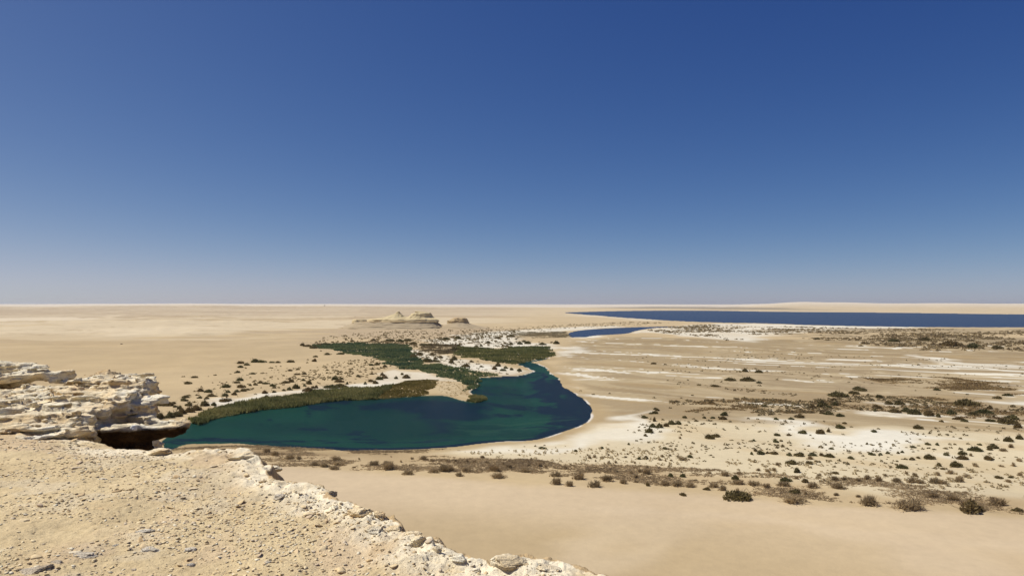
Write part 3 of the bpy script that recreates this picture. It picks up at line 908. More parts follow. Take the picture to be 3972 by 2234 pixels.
for nm, lo, hi, h, fn, lab in (
        ('rock_mass', (-9.4, 7.4, 47.2), (-4.8, 12.2, 49.15), 0.021, f_main, None),
        ('pointed_slab', (-6.1, 9.4, 48.2), (-4.75, 10.7, 48.9), 0.016, f_tip, 'pointed stone slab jutting out over the drop'),
        ('lower_ledge', (-6.4, 8.8, 46.6), (-4.0, 10.5, 48.6), 0.022, f_lower, 'lower ledge with a thin sunlit lip and dark undercut'),
        ('upper_ledge', (-10.6, 11.3, 48.0), (-7.4, 13.0, 49.25), 0.022, f_ledge, 'upper ledge with a shaded underside at the left edge')):
    V, F = grid_field(lo, hi, h, fn)
    me = mesh_np(nm, V - np.array(outcrop.location, np.float32), F, False)
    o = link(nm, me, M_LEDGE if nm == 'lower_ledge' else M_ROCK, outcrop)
    if lab: o['label'] = lab

# ---- rocks along the rim and loose stones
def ico(sub):
    bm = bmesh.new()
    bmesh.ops.create_icosphere(bm, subdivisions=sub, radius=1.0)
    V = np.array([v.co[:] for v in bm.verts], np.float32)
    F = np.array([[v.index for v in f.verts] for f in bm.faces], np.int32)
    bm.free()
    return V, F

def rock_mesh(name, seed, dims, sub=5, rough=1.0):
    """weathered, bedded lump of limestone"""
    V, F = ico(sub)
    n = V / np.linalg.norm(V, axis=1, keepdims=True)
    # boxy core so faces and corners show
    p = 3.2
    V = n / (np.sum(np.abs(n) ** p, axis=1, keepdims=True) ** (1 / p))
    rr = np.random.default_rng(seed)
    for _ in range(16):                     # broken faces
        q = rr.normal(size=3); q /= np.linalg.norm(q)
        dd = V @ q; lim = rr.uniform(0.62, 0.88) * dd.max()
        V = V - np.maximum(dd - lim, 0)[:, None] * q[None].astype(np.float32)
    d = 1 + rough * (0.12 * fbm3(n[:, 0] * 1.3 + seed, n[:, 1] * 1.3, n[:, 2] * 1.3, 3, seed) + 0.10 * fbm3(n[:, 0] * 4, n[:, 1] * 4 + seed, n[:, 2] * 6, 4, seed + 9, 0.6))
    st = noise3(n[:, 0] * 1.5, n[:, 1] * 1.5, np.floor(V[:, 2] * 4.0 + 0.4 * noise2(n[:, 0] * 2, n[:, 1] * 2, seed)) * 5.3, seed + 31)
    d = d + rough * 0.10 * st
    V = V * d[:, None] * np.array(dims, np.float32) * 0.5
    return mesh_np(name, V, F, False)

RIM_ROCKS = [  # pixel x, y of the middle; size in pixels (w, h); label
    (940, 1788, 130, 40, 'white crusted rock on the rim beside the brown brush, leftmost of the rim rocks'),
    (860, 1760, 46, 18, 'small pale knob on the rim in front of the lake shore'),
    (775, 1764, 50, 20, 'low flat rim rock just right of the dark undercut'),
    (612, 1752, 110, 40, 'layered flaky rock on the rim under the dark overhang'),
    (522, 1722, 80, 50, 'rounded white rock at the mouth of the dark undercut'),
    (1030, 1795, 120, 46, 'white rim rock against the brown brush strip, left of the widest one'),
    (1165, 1838, 120, 56, 'wide white lumpy rock on the rim above the bare sand'),
    (1205, 1880, 80, 44, 'cracked white rim rock just below the widest white one'),
    (1270, 1920, 90, 36, 'cream coloured rim rock with a dark crack, halfway down the edge'),
    (1320, 1935, 90, 40, 'knobbly rim rock with fine rubble on top'),
    (1385, 1975, 80, 30, 'thin rim rock behind the big pale boulder'),
    (1395, 2010, 120, 50, 'pale grey boulder on the rim, left one of the biggest pair'),
    (1470, 2018, 70, 50, 'round-ended boulder with shaded right face sticking out of the rim'),
    (1530, 2065, 70, 32, 'blocky cream rock on the rim below the biggest boulders'),
    (1450, 2072, 90, 36, 'white flat rock set back from the rim below the biggest boulders'),
    (1610, 2090, 70, 30, 'small square rim rock in the lower part of the edge'),
    (1622, 2140, 70, 60, 'white and lilac rock set in the dirt near the lower rim'),
    (1690, 2130, 50, 44, 'knobbly rock at the bend of the lower rim'),
    (1692, 2180, 44, 54, 'chalk white upright rock on the lower rim'),
    (1780, 2208, 60, 32, 'crumbly tan rock at the foot of the lower rim'),
    (1840, 2225, 50, 24, 'small rubble rock in the gap of the rim at the bottom edge'),
    (1975, 2222, 150, 40, 'broad cream rock rising over the bottom edge of the picture'),
    (2120, 2232, 110, 26, 'low cream rock at the bottom edge, rightmost of the rim rocks'),
]
GREY_STONES = [  # set in the dirt
    (130, 2212, 170, 44, 'big grey limestone slab half buried at the bottom left corner'),
    (335, 2150, 110, 40, 'grey and white slab in the dirt right of the corner slab'),
    (560, 2055, 100, 34, 'lilac grey patch of rock in the middle of the dirt'),
    (590, 2125, 100, 34, 'white streaked stone in the dirt below the lilac rock'),
    (735, 2118, 70, 24, 'grey stone with dark right edge in the lower middle of the dirt'),
    (400, 1858, 60, 20, 'small white stone in the upper dirt slope'),
    (215, 2180, 70, 30, 'grey blue stone touching the big corner slab'),
    (445, 2110, 34, 20, 'single round cobble casting a dark shadow in the lower dirt'),
    (1090, 1945, 70, 26, 'grey broken stone in the dirt left of the rim'),
    (1130, 2050, 60, 20, 'cream flat stone in the dirt under the rim boulders'),
    (1045, 2060, 44, 16, 'flat flake with a black shadow line in the right of the dirt'),
    (735, 2170, 50, 24, 'pale rounded stone near the bottom edge'),
    (520, 2190, 44, 18, 'low tan stone near the bottom edge, left of the pale rounded one'),
    (1040, 2190, 40, 26, 'dark shaded broken stone at the bottom of the dirt'),
]
def place_rock(name, px, py, w, h, label, group, seed, sink=0.35, flat=1.0, grow=1.0, mat=None):
    g = at(px, py, ZC + 0.02)
    x, y = g.x, g.y
    m = y / FPX
    W = w * m * grow
    Hh = max(h * m * 0.85, 0.25 * W) * flat
    D = 0.75 * W
    me = rock_mesh(name, seed, (W, D, Hh), 5 if w > 60 else 4)
    o = link(name, me, mat or M_ROCK)
    o.location = (x, y, cz(x, y) + Hh * (0.5 - sink) - 0.0)
    o.rotation_euler = (random.uniform(-.1, .1), random.uniform(-.1, .1), random.uniform(-.6, .6))
    return tag(o, label, 'rock', group)
for k, (px, py, w, h, lab) in enumerate(RIM_ROCKS):
    place_rock('rim_rock', px, py, w, h, lab, 'rocks along the cliff rim', 40 + k, 0.48, 0.95, 0.95)
M_GREY = mat_limestone('grey_limestone', 1.4, 0.1)
for nd in M_GREY.node_tree.nodes:
    if nd.type == 'VALTORGB':
        e = nd.color_ramp.elements
        if len(e) == 4:
            for q, cc in zip(e, (lin(206, 190, 166), lin(226, 212, 186), lin(242, 232, 210), lin(232, 222, 206))): q.color = (*cc, 1)
for k, (px, py, w, h, lab) in enumerate(GREY_STONES):
    place_rock('embedded_stone', px, py, w, h, lab, 'stones set in the dirt of the clifftop', 90 + k, 0.70, 1.0, 0.8, M_GREY)
# round white stone lying in front of the dark undercut
ws = link('white_stone', rock_mesh('white_stone', 141, (0.085, 0.08, 0.08), 4, 0.35), mat_simple('white_chalk', lin(236, 234, 226)))
ws.location = (-4.88, 8.95, 48.40)
tag(ws, 'small round white stone against the dark undercut of the outcrop', 'stone')

# loose flakes: the 290 largest are things, the rest one mass
flakes = []
for k in range(10):
    V, F = ico(2)
    n = V / np.linalg.norm(V, axis=1, keepdims=True)
    V = n / (np.sum(np.abs(n) ** 4, axis=1, keepdims=True) ** 0.25)
    V = V * (1 + 0.35 * fbm3(n[:, 0] * 1.2 + k * 9, n[:, 1] * 1.2, n[:, 2], 2, 800 + k))[:, None]
    for _ in range(7):                      # broken faces
        q = np.random.default_rng(k * 31 + _).normal(size=3); q /= np.linalg.norm(q)
        dd = V @ q; lim = 0.55 * dd.max()
        V = V - np.maximum(dd - lim, 0)[:, None] * q[None]
    V = V.astype(np.float32)
    asp = random.uniform(0.5, 0.95)
    V = V * np.array([0.5, 0.5 * asp, random.uniform(0.08, 0.18)], np.float32)
    me = mesh_np('flake', V, F, False)
    me.materials.append(M_STONE)
    flakes.append(me)

def clifftop_points(n, rng, rmin=3.7, rmax=10.5):
    out = []
    while len(out) < n:
        a = math.radians(rng.uniform(-40, 4)); r = rmin * (rmax / rmin) ** (rng.random() ** 0.8)
        out.append((r * math.sin(a), r * math.cos(a)))
    P = np.array(out, np.float32)
    Z, s = cliff_height(P[:, 0], P[:, 1])
    dens = 0.55 + 0.6 * fbm2(P[:, 0] / 0.6, P[:, 1] / 0.6, 3, 901)
    ok = (s > 0.06) & (rng.random(len(P)) < dens) & ~((P[:, 1] > 8.35) & (P[:, 0] < -4.6))
    return P[ok], Z[ok]

rng = np.random.default_rng(5)
P, Z = clifftop_points(900, rng)
big = []
for (x, y), z in zip(P, Z):
    px, py = pix(x, y, z)
    if -20 < px < 2100 and 1650 < py < 2260: big.append((x, y, z, px, py))
big = big[:285]
def flake_label(px, py, size):
    sz = 'tiny' if size < 0.042 else ('palm-sized' if size < 0.068 else 'hand-sized')
    row = 'high on the dirt below the outcrop' if py < 1800 else ('halfway up the dirt' if py < 2020 else 'near the bottom edge')
    colm = 'far left' if px < 400 else ('left' if px < 800 else ('right' if px < 1200 else 'rim side'))
    return f'{sz} limestone flake {row}, {colm}'
FLAKES = []
for k, (x, y, z, px, py) in enumerate(big):
    size = 0.026 + 0.062 * rng.random() ** 2.4
    size *= 0.75 + 0.06 * y
    o = link('stone_flake', flakes[k % 10])
    o.scale = (size, size, size)
    o.location = (x, y, z + 0.06 * size)
    o.rotation_euler = (rng.normal(0, 0.22), rng.normal(0, 0.22), rng.uniform(0, 6.28))
    lab = flake_label(px, py, size)
    FLAKES.append((px, o))
    tag(o, lab, 'stone', 'limestone flakes scattered on the clifftop: ' + lab.split('flake ', 1)[1])

P, Z = clifftop_points(42000, rng)
V0, F0 = ico(1)
nv = len(V0)
K = len(P)
sz = (0.007 + 0.026 * rng.random(K) ** 3.8) * (0.7 + 0.07 * P[:, 1])
ang = rng.uniform(0, 6.28, K)
Vn = V0[None] * (1 + 0.25 * rng.normal(size=(K, nv, 1)).clip(-1.5, 1.5))
Vn = Vn * np.stack([sz * 0.55, sz * rng.uniform(0.3, 0.55, K), sz * rng.uniform(0.07, 0.18, K)], 1)[:, None, :]
tl = rng.normal(0, 0.2, (K, 2))
Vn[:, :, 2] += Vn[:, :, 0] * tl[:, :1] + Vn[:, :, 1] * tl[:, 1:]
ca, sa = np.cos(ang)[:, None], np.sin(ang)[:, None]
Vx = Vn[:, :, 0] * ca - Vn[:, :, 1] * sa; Vy = Vn[:, :, 0] * sa + Vn[:, :, 1] * ca
Vn = np.stack([Vx + P[:, :1], Vy + P[:, 1:], Vn[:, :, 2] + (Z + 0.1 * sz)[:, None]], -1).reshape(-1, 3)
Fn = (F0[None] + (np.arange(K) * nv)[:, None, None]).reshape(-1, 3)
me = mesh_np('gravel', Vn, Fn, False)
pal = np.array([lin(232, 208, 162), lin(242, 222, 180), lin(218, 192, 150), lin(248, 236, 206), lin(218, 200, 172)])
set_col(me, np.repeat(pal[rng.integers(0, 5, K)], nv, 0))
tag(link('gravel', me, M_PEBBLE), 'fine tan gravel and chips covering the clifftop dirt', None, None, 'stuff')

# ------------------------------------------------------------------ rock buttes beyond the lake
def mat_butte():
    m, nt, bs = nodes('butte_rock')
    p = wpos(nt)
    st = tex(nt, 0.25, 5, 0.6, wpos(nt, (0.06, 0.06, 1.6)), 0.3)
    a = tex(nt, 0.12, 5, 0.65, p)
    at_ = N(nt, 'ShaderNodeAttribute', attribute_name='tint')
    k = mix(nt, at_.outputs['Color'], ramp(nt, st.outputs[0], [(0.32, (0.80, 0.76, 0.70)), (0.5, (1, 1, 1)), (0.7, (1.1, 1.1, 1.08))]).outputs[0], 0.7, 'MULTIPLY')
    k = mix(nt, k, ramp(nt, a.outputs[0], [(0.3, (0.86, 0.84, 0.8)), (0.7, (1.08, 1.08, 1.06))]).outputs[0], 0.7, 'MULTIPLY')
    nt.links.new(k, bs.inputs['Base Color'])
    bs.inputs['Roughness'].default_value = 0.95
    bs.inputs['Specular IOR Level'].default_value = 0.1
    bump(nt, bs, a.outputs[0], 0.5, 1.0)
    return m
M_BUTTE = mat_butte()

def loft(name, rings, seed, col, amp=0.08, nth=180, sq=2.4, bed=0.03):
    """closed body from (z, cx, cy, ax, ay) rings, outline roughened bed by bed"""
    zs = []
    for k in range(len(rings) - 1):
        a, b = rings[k], rings[k + 1]
        n = max(2, int(abs(b[0] - a[0]) / 0.8) + 1)
        for q in range(n):
            t = q / n
            zs.append([a[i] + (b[i] - a[i]) * t for i in range(5)])
    zs.append(list(rings[-1]))
    zs.append([rings[-1][0] + 0.2, rings[-1][1], rings[-1][2], rings[-1][3] * 0.5, rings[-1][4] * 0.5])
    A = np.array(zs, np.float32)
    th = np.linspace(0, 2 * PI, nth, endpoint=False).astype(np.float32)
    c, s = np.cos(th), np.sin(th)
    u = np.stack([c, s], 1) / (np.abs(c) ** sq + np.abs(s) ** sq)[:, None] ** (1 / sq)
    Z = np.repeat(A[:, :1], nth, 1)
    ux, uy = u[None, :, 0], u[None, :, 1]
    r = 1 + amp * fbm3(ux * 2.2 + seed, uy * 2.2, Z / 14, 4, seed, 0.55) + bed * noise3(ux * 4, uy * 4 + seed, np.floor(Z / 1.7) * 3.1, seed + 7)
    X = A[:, 1:2] + A[:, 3:4] * ux * r
    Y = A[:, 2:3] + A[:, 4:5] * uy * r
    Z = Z + 0.35 * noise3(X / 5, Y / 5, Z / 3, seed + 3)
    V = np.stack([X, Y, Z], -1).reshape(-1, 3)
    n = len(A)
    i = np.arange(n - 1)[:, None] * nth; j = np.arange(nth)[None]; jn = (j + 1) % nth
    F = np.stack([i + j, i + jn, i + nth + jn, i + nth + j], -1).reshape(-1, 4)
    V = np.vstack([V, [[A[-1, 1], A[-1, 2], A[-1, 0]]]])
    # cap as thin quads to the centre
    top = (n - 1) * nth
    cap = np.array([[top + q, top + (q + 1) % nth, len(V) - 1, len(V) - 1] for q in range(nth)])
    me = mesh_np(name, V, F, False)
    bm = bmesh.new(); bm.from_mesh(me); bm.verts.ensure_lookup_table()
    for q in range(nth):
        bm.faces.new((bm.verts[top + q], bm.verts[top + (q + 1) % nth], bm.verts[len(V) - 1]))
    bm.to_mesh(me); bm.free()
    set_col(me, np.repeat(np.array(col)[None], len(me.vertices), 0))
    return me

TAL = lin(192, 174, 143); CAP = lin(226, 206, 162); DRKB = lin(206, 182, 140); YEL = lin(230, 212, 168)
def bx(px, d): return (px - CX) / FPX * d
D1 = 1345.0
big = link('rock_butte', None, None, None, (bx(1530, D1 + 40), D1 + 40, 0))
tag(big, 'broad sandy butte with ledged rock bands and two summits beyond the lake', 'butte')
def bpart(nm, root, rings, seed, col, lab=None, **kw):
    L = root.location
    me = loft(nm, [(r[0], r[1] - L.x, r[2] - L.y, r[3], r[4]) for r in rings], seed, col, **kw)
    o = link(nm, me, M_BUTTE, root)
    if lab: o['label'] = lab
x = lambda p, d=D1 + 40: bx(p, d)
Yb = D1 + 40
bpart('talus_slope', big, [(-2, x(1526), Yb, 116, 62), (3, x(1530), Yb, 104, 52), (8, x(1535), Yb, 91, 42), (13, x(1536), Yb, 82, 34), (14, x(1536), Yb, 78, 32)], 1201, TAL, amp=0.06)
bpart('lower_rock_band', big, [(12, x(1546), Yb, 78, 31), (14.4, x(1546), Yb, 80, 33), (15, x(1546), Yb, 76, 30)], 1211, DRKB, amp=0.07, bed=0.05)
bpart('upper_rock_band', big, [(14.6, x(1566), Yb + 4, 69, 26), (18.4, x(1566), Yb + 4, 67, 25), (19.8, x(1566), Yb + 4, 63, 23)], 1221, CAP, amp=0.08, bed=0.06)
bpart('left_knob', big, [(12, x(1400), Yb - 4, 16, 12), (17, x(1398), Yb - 4, 14, 10), (19, x(1396), Yb - 4, 11, 8)], 1231, CAP, 'small flat knob at the left end of the butte', amp=0.10)
bpart('left_summit', big, [(19, x(1532), Yb + 6, 44, 18), (20.5, x(1532), Yb + 6, 34, 14), (24, x(1535), Yb + 6, 19, 9), (27, x(1538), Yb + 6, 12, 6), (30, x(1542), Yb + 6, 6, 3.5), (34.5, x(1543), Yb + 6, 2.2, 1.6)], 1241, YEL, 'pointed left summit of the butte', amp=0.14, bed=0.08)
bpart('right_summit', big, [(19, x(1625), Yb + 6, 40, 18), (21.5, x(1626), Yb + 6, 30, 13), (24, x(1630), Yb + 6, 23, 11), (30.5, x(1634), Yb + 6, 19, 9), (32, x(1640), Yb + 6, 14, 7), (35, x(1616), Yb + 6, 5, 4)], 1251, YEL, 'flat-topped right summit of the butte', amp=0.13, bed=0.08)
small = link('rock_butte', None, None, None, (bx(1782, 1384), 1384, 0))
tag(small, 'small cone-shaped butte capped by one dark rock block, right of the broad butte', 'butte')
xs = lambda p: bx(p, 1384)
bpart('talus_slope', small, [(-2, xs(1788), 1384, 72, 50), (2, xs(1788), 1384, 52, 38), (7, xs(1784), 1384, 31, 24), (12, xs(1778), 1384, 17, 15)], 1301, TAL, amp=0.06, sq=2.0)
bpart('rock_block', small, [(10.5, xs(1777), 1384, 22, 12), (16.5, xs(1776), 1384, 21, 11.5), (17, xs(1778), 1384, 18, 10), (20, xs(1782), 1384, 15, 9), (22, xs(1783), 1384, 11, 7)], 1311, DRKB, 'dark weathered rock block on the small butte', amp=0.12, bed=0.09)
# low dark rocks lying out on the desert
for k, (px, py, w, h, lab) in enumerate((
        (422, 1279, 56, 5, 'long low dark rock ledge far out on the left desert'),
        (471, 1344.5, 12, 4, 'single small dark boulder on the left desert'),
        (1374, 1231.5, 18, 3, 'small dark ledge on the desert left of the broad butte'),
        (1259, 1193, 6, 3, 'tiny dark boulder near the horizon left of the buttes'))):
    g = at(px, py)
    m = g.y / FPX
    z0 = zat(g.x, g.y)
    o = link('desert_rock', rock_mesh('desert_rock', 160 + k, (w * m, max(3, 0.5 * w * m), max(0.8, h * m * 1.6)), 3), mat_simple('dark_rock', lin(120, 104, 80)))
    o.location = (g.x, g.y, z0 + 0.25 * h * m)
    tag(o, lab, 'rock')

# ------------------------------------------------------------------ plants
def bush_mesh(name, seed, lobes, n, leaf, flat=0.5, ragged=0.0):
    """crown of small leaf sprays, unit width, standing on z = 0"""
    r = np.random.default_rng(seed)
    L = []
    for k in range(lobes):
        a = r.uniform(0, 6.28); d = 0.30 * math.sqrt(r.random()) if k else 0
        rad = r.uniform(0.13, 0.24) if k else 0.26
        L.append((d * math.cos(a) * 1.05, d * math.sin(a), rad, r.uniform(0.75, 1.25) * flat * (1.0 if k else 1.2)))
    tot = sum(l[2] ** 2 for l in L)
    C = []
    for (x, y, rad, hk) in L:
        k = int(n * rad ** 2 / tot)
        u = r.normal(size=(k, 3)); u /= np.linalg.norm(u, axis=1, keepdims=True)
        u[:, 2] = np.abs(u[:, 2]) * 1.0
        q = (0.55 + 0.45 * r.random(k) ** 0.6 + ragged * r.random(k) ** 4)[:, None]
        p = u * q * rad
        p[:, 2] = p[:, 2] * 2.0 * hk + 0.02
        p[:, 0] += x; p[:, 1] += y
        C.append(np.hstack([p, u]))
    C = np.vstack(C)
    k = len(C)
    # each spray is one bent leaf-shaped pair of triangles
    d = C[:, 3:] + r.normal(0, 0.7, (k, 3)); d[:, 2] += 0.3
    d /= np.linalg.norm(d, axis=1, keepdims=True)
    s = np.cross(d, r.normal(size=(k, 3))); s /= np.linalg.norm(s, axis=1, keepdims=True) + 1e-6
    sz = leaf * r.uniform(0.6, 1.4, (k, 1))
    p = C[:, :3]
    a = p - d * sz * 0.5; b = p + s * sz * 0.34; c = p + d * sz * 0.7; e = p - s * sz * 0.34
    V = np.stack([a, b, c, e], 1).reshape(-1, 3)
    V[:, 2] = np.maximum(V[:, 2], 0.0)
    F = np.arange(4 * k).reshape(-1, 4)
    return V, F

def twig_mesh(seed, n, spread=0.5, h=0.5, wid=0.014, fork=2):
    """dry shrub: slender upright twigs fanning from a few roots"""
    r = np.random.default_rng(seed)
    Vs = []
    roots = [(r.normal(0, 0.16), r.normal(0, 0.12)) for _ in range(7)]
    for k in range(n):
        x0, y0 = roots[r.integers(0, 7)]
        a = r.uniform(0, 6.28); t = abs(r.normal(0, 0.55))
        l = h * r.uniform(0.45, 1.05)
        d = np.array([math.cos(a) * math.sin(t), math.sin(a) * math.sin(t), math.cos(t)])
        p0 = np.array([x0 + r.normal(0, .03), y0 + r.normal(0, .03), 0.0]); p1 = p0 + d * l * 0.55
        seg = [(p0, p1, wid * 1.3)]
        for q in range(fork):
            dd = d + r.normal(0, 0.35, 3); dd[2] = abs(dd[2]); dd /= np.linalg.norm(dd)
            seg.append((p1, p1 + dd * l * 0.5, wid))
        for (u, v, w) in seg:
            s = np.cross(v - u, r.normal(size=3)); s = s / (np.linalg.norm(s) + 1e-6) * w
            Vs += [u - s, u + s, v + s * 0.25, v - s * 0.25]
    V = np.array(Vs, np.float32)
    V[:, 2] = np.maximum(V[:, 2], 0)
    return V, np.arange(len(V)).reshape(-1, 4)

def stem_mesh(seed, h):
    V, F = twig_mesh(seed, 26, 0.5, h, 0.008, 2)
    return V, F

BUSH = []
for k, (lobes, n, leaf, flat, rag) in enumerate(((5, 620, 0.085, 0.42, 0.1), (7, 760, 0.075, 0.36, 0.15), (4, 520, 0.09, 0.55, 0.1),
        (8, 820, 0.07, 0.32, 0.2), (6, 660, 0.08, 0.46, 0.25), (3, 480, 0.095, 0.6, 0.1), (9, 860, 0.068, 0.30, 0.1), (5, 640, 0.08, 0.5, 0.3))):
    V, F = bush_mesh('foliage', 300 + k, lobes, n, leaf, flat, rag)
    w = np.ptp(V[:, 0]); hh = V[:, 2].max()
    V[:, :2] /= w; V[:, 2] /= hh                       # unit width, unit height
    me = mesh_np('foliage', V, F); me.materials.append(M_BUSH)
    Vs, Fs = stem_mesh(330 + k, 1.25)
    ms = mesh_np('stem', Vs, Fs); ms.materials.append(M_STEM)
    BUSH.append((me, ms))
DRY = []
for k in range(6):
    V, F = twig_mesh(400 + k, 150 + 20 * k, 0.5, 0.55)
    V[:, :2] /= np.ptp(V[:, 0]); V[:, 2] /= V[:, 2].max()
    me = mesh_np('twigs', V, F); me.materials.append(M_DRY)
    V, F = bush_mesh('foliage', 430 + k, 6, 190, 0.075, 0.35, 0.3)
    V[:, :2] /= np.ptp(V[:, 0]) / 0.8; V[:, 2] /= V[:, 2].max() / 0.55
    m2 = mesh_np('dead_leaves', V, F); m2.materials.append(M_DRY)
    DRY.append((me, m2))

# bushes as seen in enlarged crops of the photograph: (x, foot y, width, height) in crop pixels, 2.576 per photo pixel
G = []      # green: photo px x, foot y, width, height
DR = []     # dry
def crop(dst, ox, oy, rows):
    for (cx, cy, w, h) in rows: dst.append((ox + cx / 2.576, oy + cy / 2.576, w / 2.576, h / 2.576))
crop(G, 0, 1130, [(2383,738,78,30),(2455,755,65,28),(2395,778,70,26),(2457,785,36,20),(2432,806,14,10),(2538,725,95,40),(2365,828,65,26),(2302,838,26,10),(2520,842,70,16),(2147,852,40,12),
 (1922,880,75,22),(1832,868,42,12),(2085,864,20,6),(1857,943,78,30),(2388,910,84,36),(2350,935,70,24),(2245,980,105,42),(2300,965,30,20),(2390,980,88,38),(2492,960,48,26),(2542,955,50,30),(2535,922,40,14),
 (1992,1020,75,36),(2080,1030,82,36),(2268,1030,55,32),(1945,1018,40,14),(2360,1025,60,30),(2415,1018,70,34),(2470,1005,60,20),(2510,1000,40,24),(2240,1068,78,36),(2335,1055,62,32),(1885,1060,60,14),(1970,1056,55,12),
 (1840,1083,95,18),(1820,1118,90,38),(1990,1088,60,26),(2058,1095,55,28),(2100,1070,90,36),(2140,1068,40,24),(1620,1118,40,14),(1942,1130,42,22),(1600,1165,150,40),(1680,1168,110,46),(1725,1145,60,24),(1735,1180,50,26),
 (1790,1195,60,40),(1880,1165,80,46),(2075,1135,30,24),(2030,1165,90,70),(1510,1300,110,75),(1590,1290,100,70),(1680,1280,100,70),(1750,1265,100,60),(1800,1240,90,70),(1870,1225,100,60),(1940,1205,110,60),(1470,1210,70,26),
 (1450,1165,50,16),(2130,1160,60,40),(2240,1125,110,40),(2290,1115,60,30)])
crop(G, 1000, 1130, [(15,725,100,18),(125,728,65,16),(192,728,60,20),(308,725,85,28),(130,783,50,14),(130,880,45,20),(315,810,60,20),(397,798,48,20),(528,805,24,10),(375,850,70,16),(460,845,60,24),(312,895,36,24),(372,890,28,18),
 (65,890,30,12),(20,935,60,30),(65,942,80,20),(135,965,66,28),(190,945,30,18),(160,985,50,24),(230,940,50,16),(265,935,90,26),(320,925,60,40),(410,895,40,16),(450,910,50,26),(510,945,60,44),(465,965,45,36),(370,990,85,50),(310,1005,60,36),
 (255,1012,50,22),(60,1040,65,36),(150,1030,52,26),(80,1090,66,42),(500,1025,110,52),(580,985,50,34),(550,985,40,28),(578,668,52,20),(565,715,55,36),(497,700,30,18),(495,728,30,14),(690,645,62,26),(730,640,24,12),(830,640,80,16),(628,612,30,10),
 (760,755,30,12),(652,770,22,10),(930,742,50,16),(995,750,30,16),(1085,728,36,18),(1090,690,20,16),(1137,700,24,26),(1185,690,40,16),(1130,755,50,24),(1190,750,60,28),(1220,735,40,24),(1265,770,50,28),(1150,795,40,20),
 (1240,855,50,50),(1260,885,70,40),(1200,900,80,40),(1165,940,66,40),(1120,920,70,30),(1070,945,45,30),(1000,870,60,24),(1140,845,50,20),(1090,870,40,16),(755,900,70,40),(830,895,60,24),(660,880,40,20),(710,880,60,16),(890,945,40,36),
 (800,925,110,20),(925,928,30,20),(968,932,24,12),(595,880,24,10),(730,985,120,40),(820,980,120,44),(680,985,100,30),(870,980,60,28),(1480,885,86,42),(1435,848,40,26),(1380,890,44,34),(1440,780,30,22),(1480,790,36,24),
 (1680,720,100,50),(1770,718,80,26),(1820,720,36,20),(1930,730,60,40),(1965,740,40,24),(1960,700,70,50),(1890,690,30,18),(2080,770,95,36),(2105,740,40,22),(2050,725,30,18),(2130,720,50,24),(2015,725,20,14),(2195,715,30,20),(2365,795,60,40),
 (2400,760,60,50),(2475,780,50,30),(2530,795,40,50),(2490,835,36,24),(2440,805,70,24),(2280,800,30,16),(2230,770,50,20),(2205,795,24,14),(1770,690,50,30),(1830,680,40,30),(1740,650,60,30),(1550,675,90,44),(1610,650,80,36),
 (440,575,60,30),(500,580,90,24),(560,595,90,30),(600,570,100,24),(660,565,120,24),(755,540,40,24),(1150,520,60,26),(1200,500,50,18),(940,525,50,20),(1290,520,60,26),(1340,520,80,30),(1420,520,90,28),(1500,515,90,26),(1560,545,80,30),
 (1880,495,100,28),(1995,485,70,40),(1640,560,90,26),(1720,560,90,26),(1800,560,90,24),(1880,560,90,24),(1960,600,100,40),(2000,560,60,24),(2240,460,40,18),(2390,480,60,22),(2300,530,60,28),(2230,560,36,40),(2180,565,50,20),(2370,555,40,16),
 (2490,565,60,24),(2530,545,60,30),(2440,590,40,16),(2540,465,90,30),(1515,445,20,16)])
crop(G, 2000, 1130, [(40,540,60,36),(85,515,60,24),(130,535,70,34),(355,525,40,24),(405,535,66,36),(265,528,36,18),(235,518,26,14),(265,545,90,16),(205,545,40,14),(30,605,40,16),(75,630,26,26),(40,805,56,34),(2115,500,40,24),(2090,485,30,24),
 (648,1000,28,18),(775,1038,42,22),(937,1032,32,14),(1387,1083,44,20),(1715,1108,44,16),(1660,1085,34,14),(1822,1128,40,18),(1765,1057,50,10),(1960,1140,70,28),(1545,1188,40,18),(1285,1285,75,32),(1355,1245,50,20),(1400,1200,60,20),
 (1420,1215,50,26),(1405,1245,70,30),(1390,1320,60,60),(1350,1300,30,30),(1470,1308,46,20),(1375,1385,75,44),(1445,1390,100,50),(1500,1375,60,40),(1560,1355,90,44),(1635,1355,70,40),(1345,1440,90,56),(1295,1412,34,24),(1185,1432,38,20),
 (1122,1408,24,14),(1705,1362,40,18),(1700,1290,50,30),(1780,1298,40,14),(1805,1322,50,20),(1885,1292,50,26),(1868,1256,36,14),(1975,1292,60,20),(2030,1288,40,24),(2080,1305,90,36),(2100,1265,80,44),(2325,1295,44,16),(2420,1300,40,14),
 (2500,1175,60,30),(2300,1140,30,16),(2220,1120,40,18),(1390,740,60,20),(1495,745,44,14),(2300,820,60,40),(2450,830,80,30),(2230,820,60,16),(2150,910,120,20),(2340,915,160,20),(2440,935,60,24),(1830,955,60,16),(1990,970,90,24)])
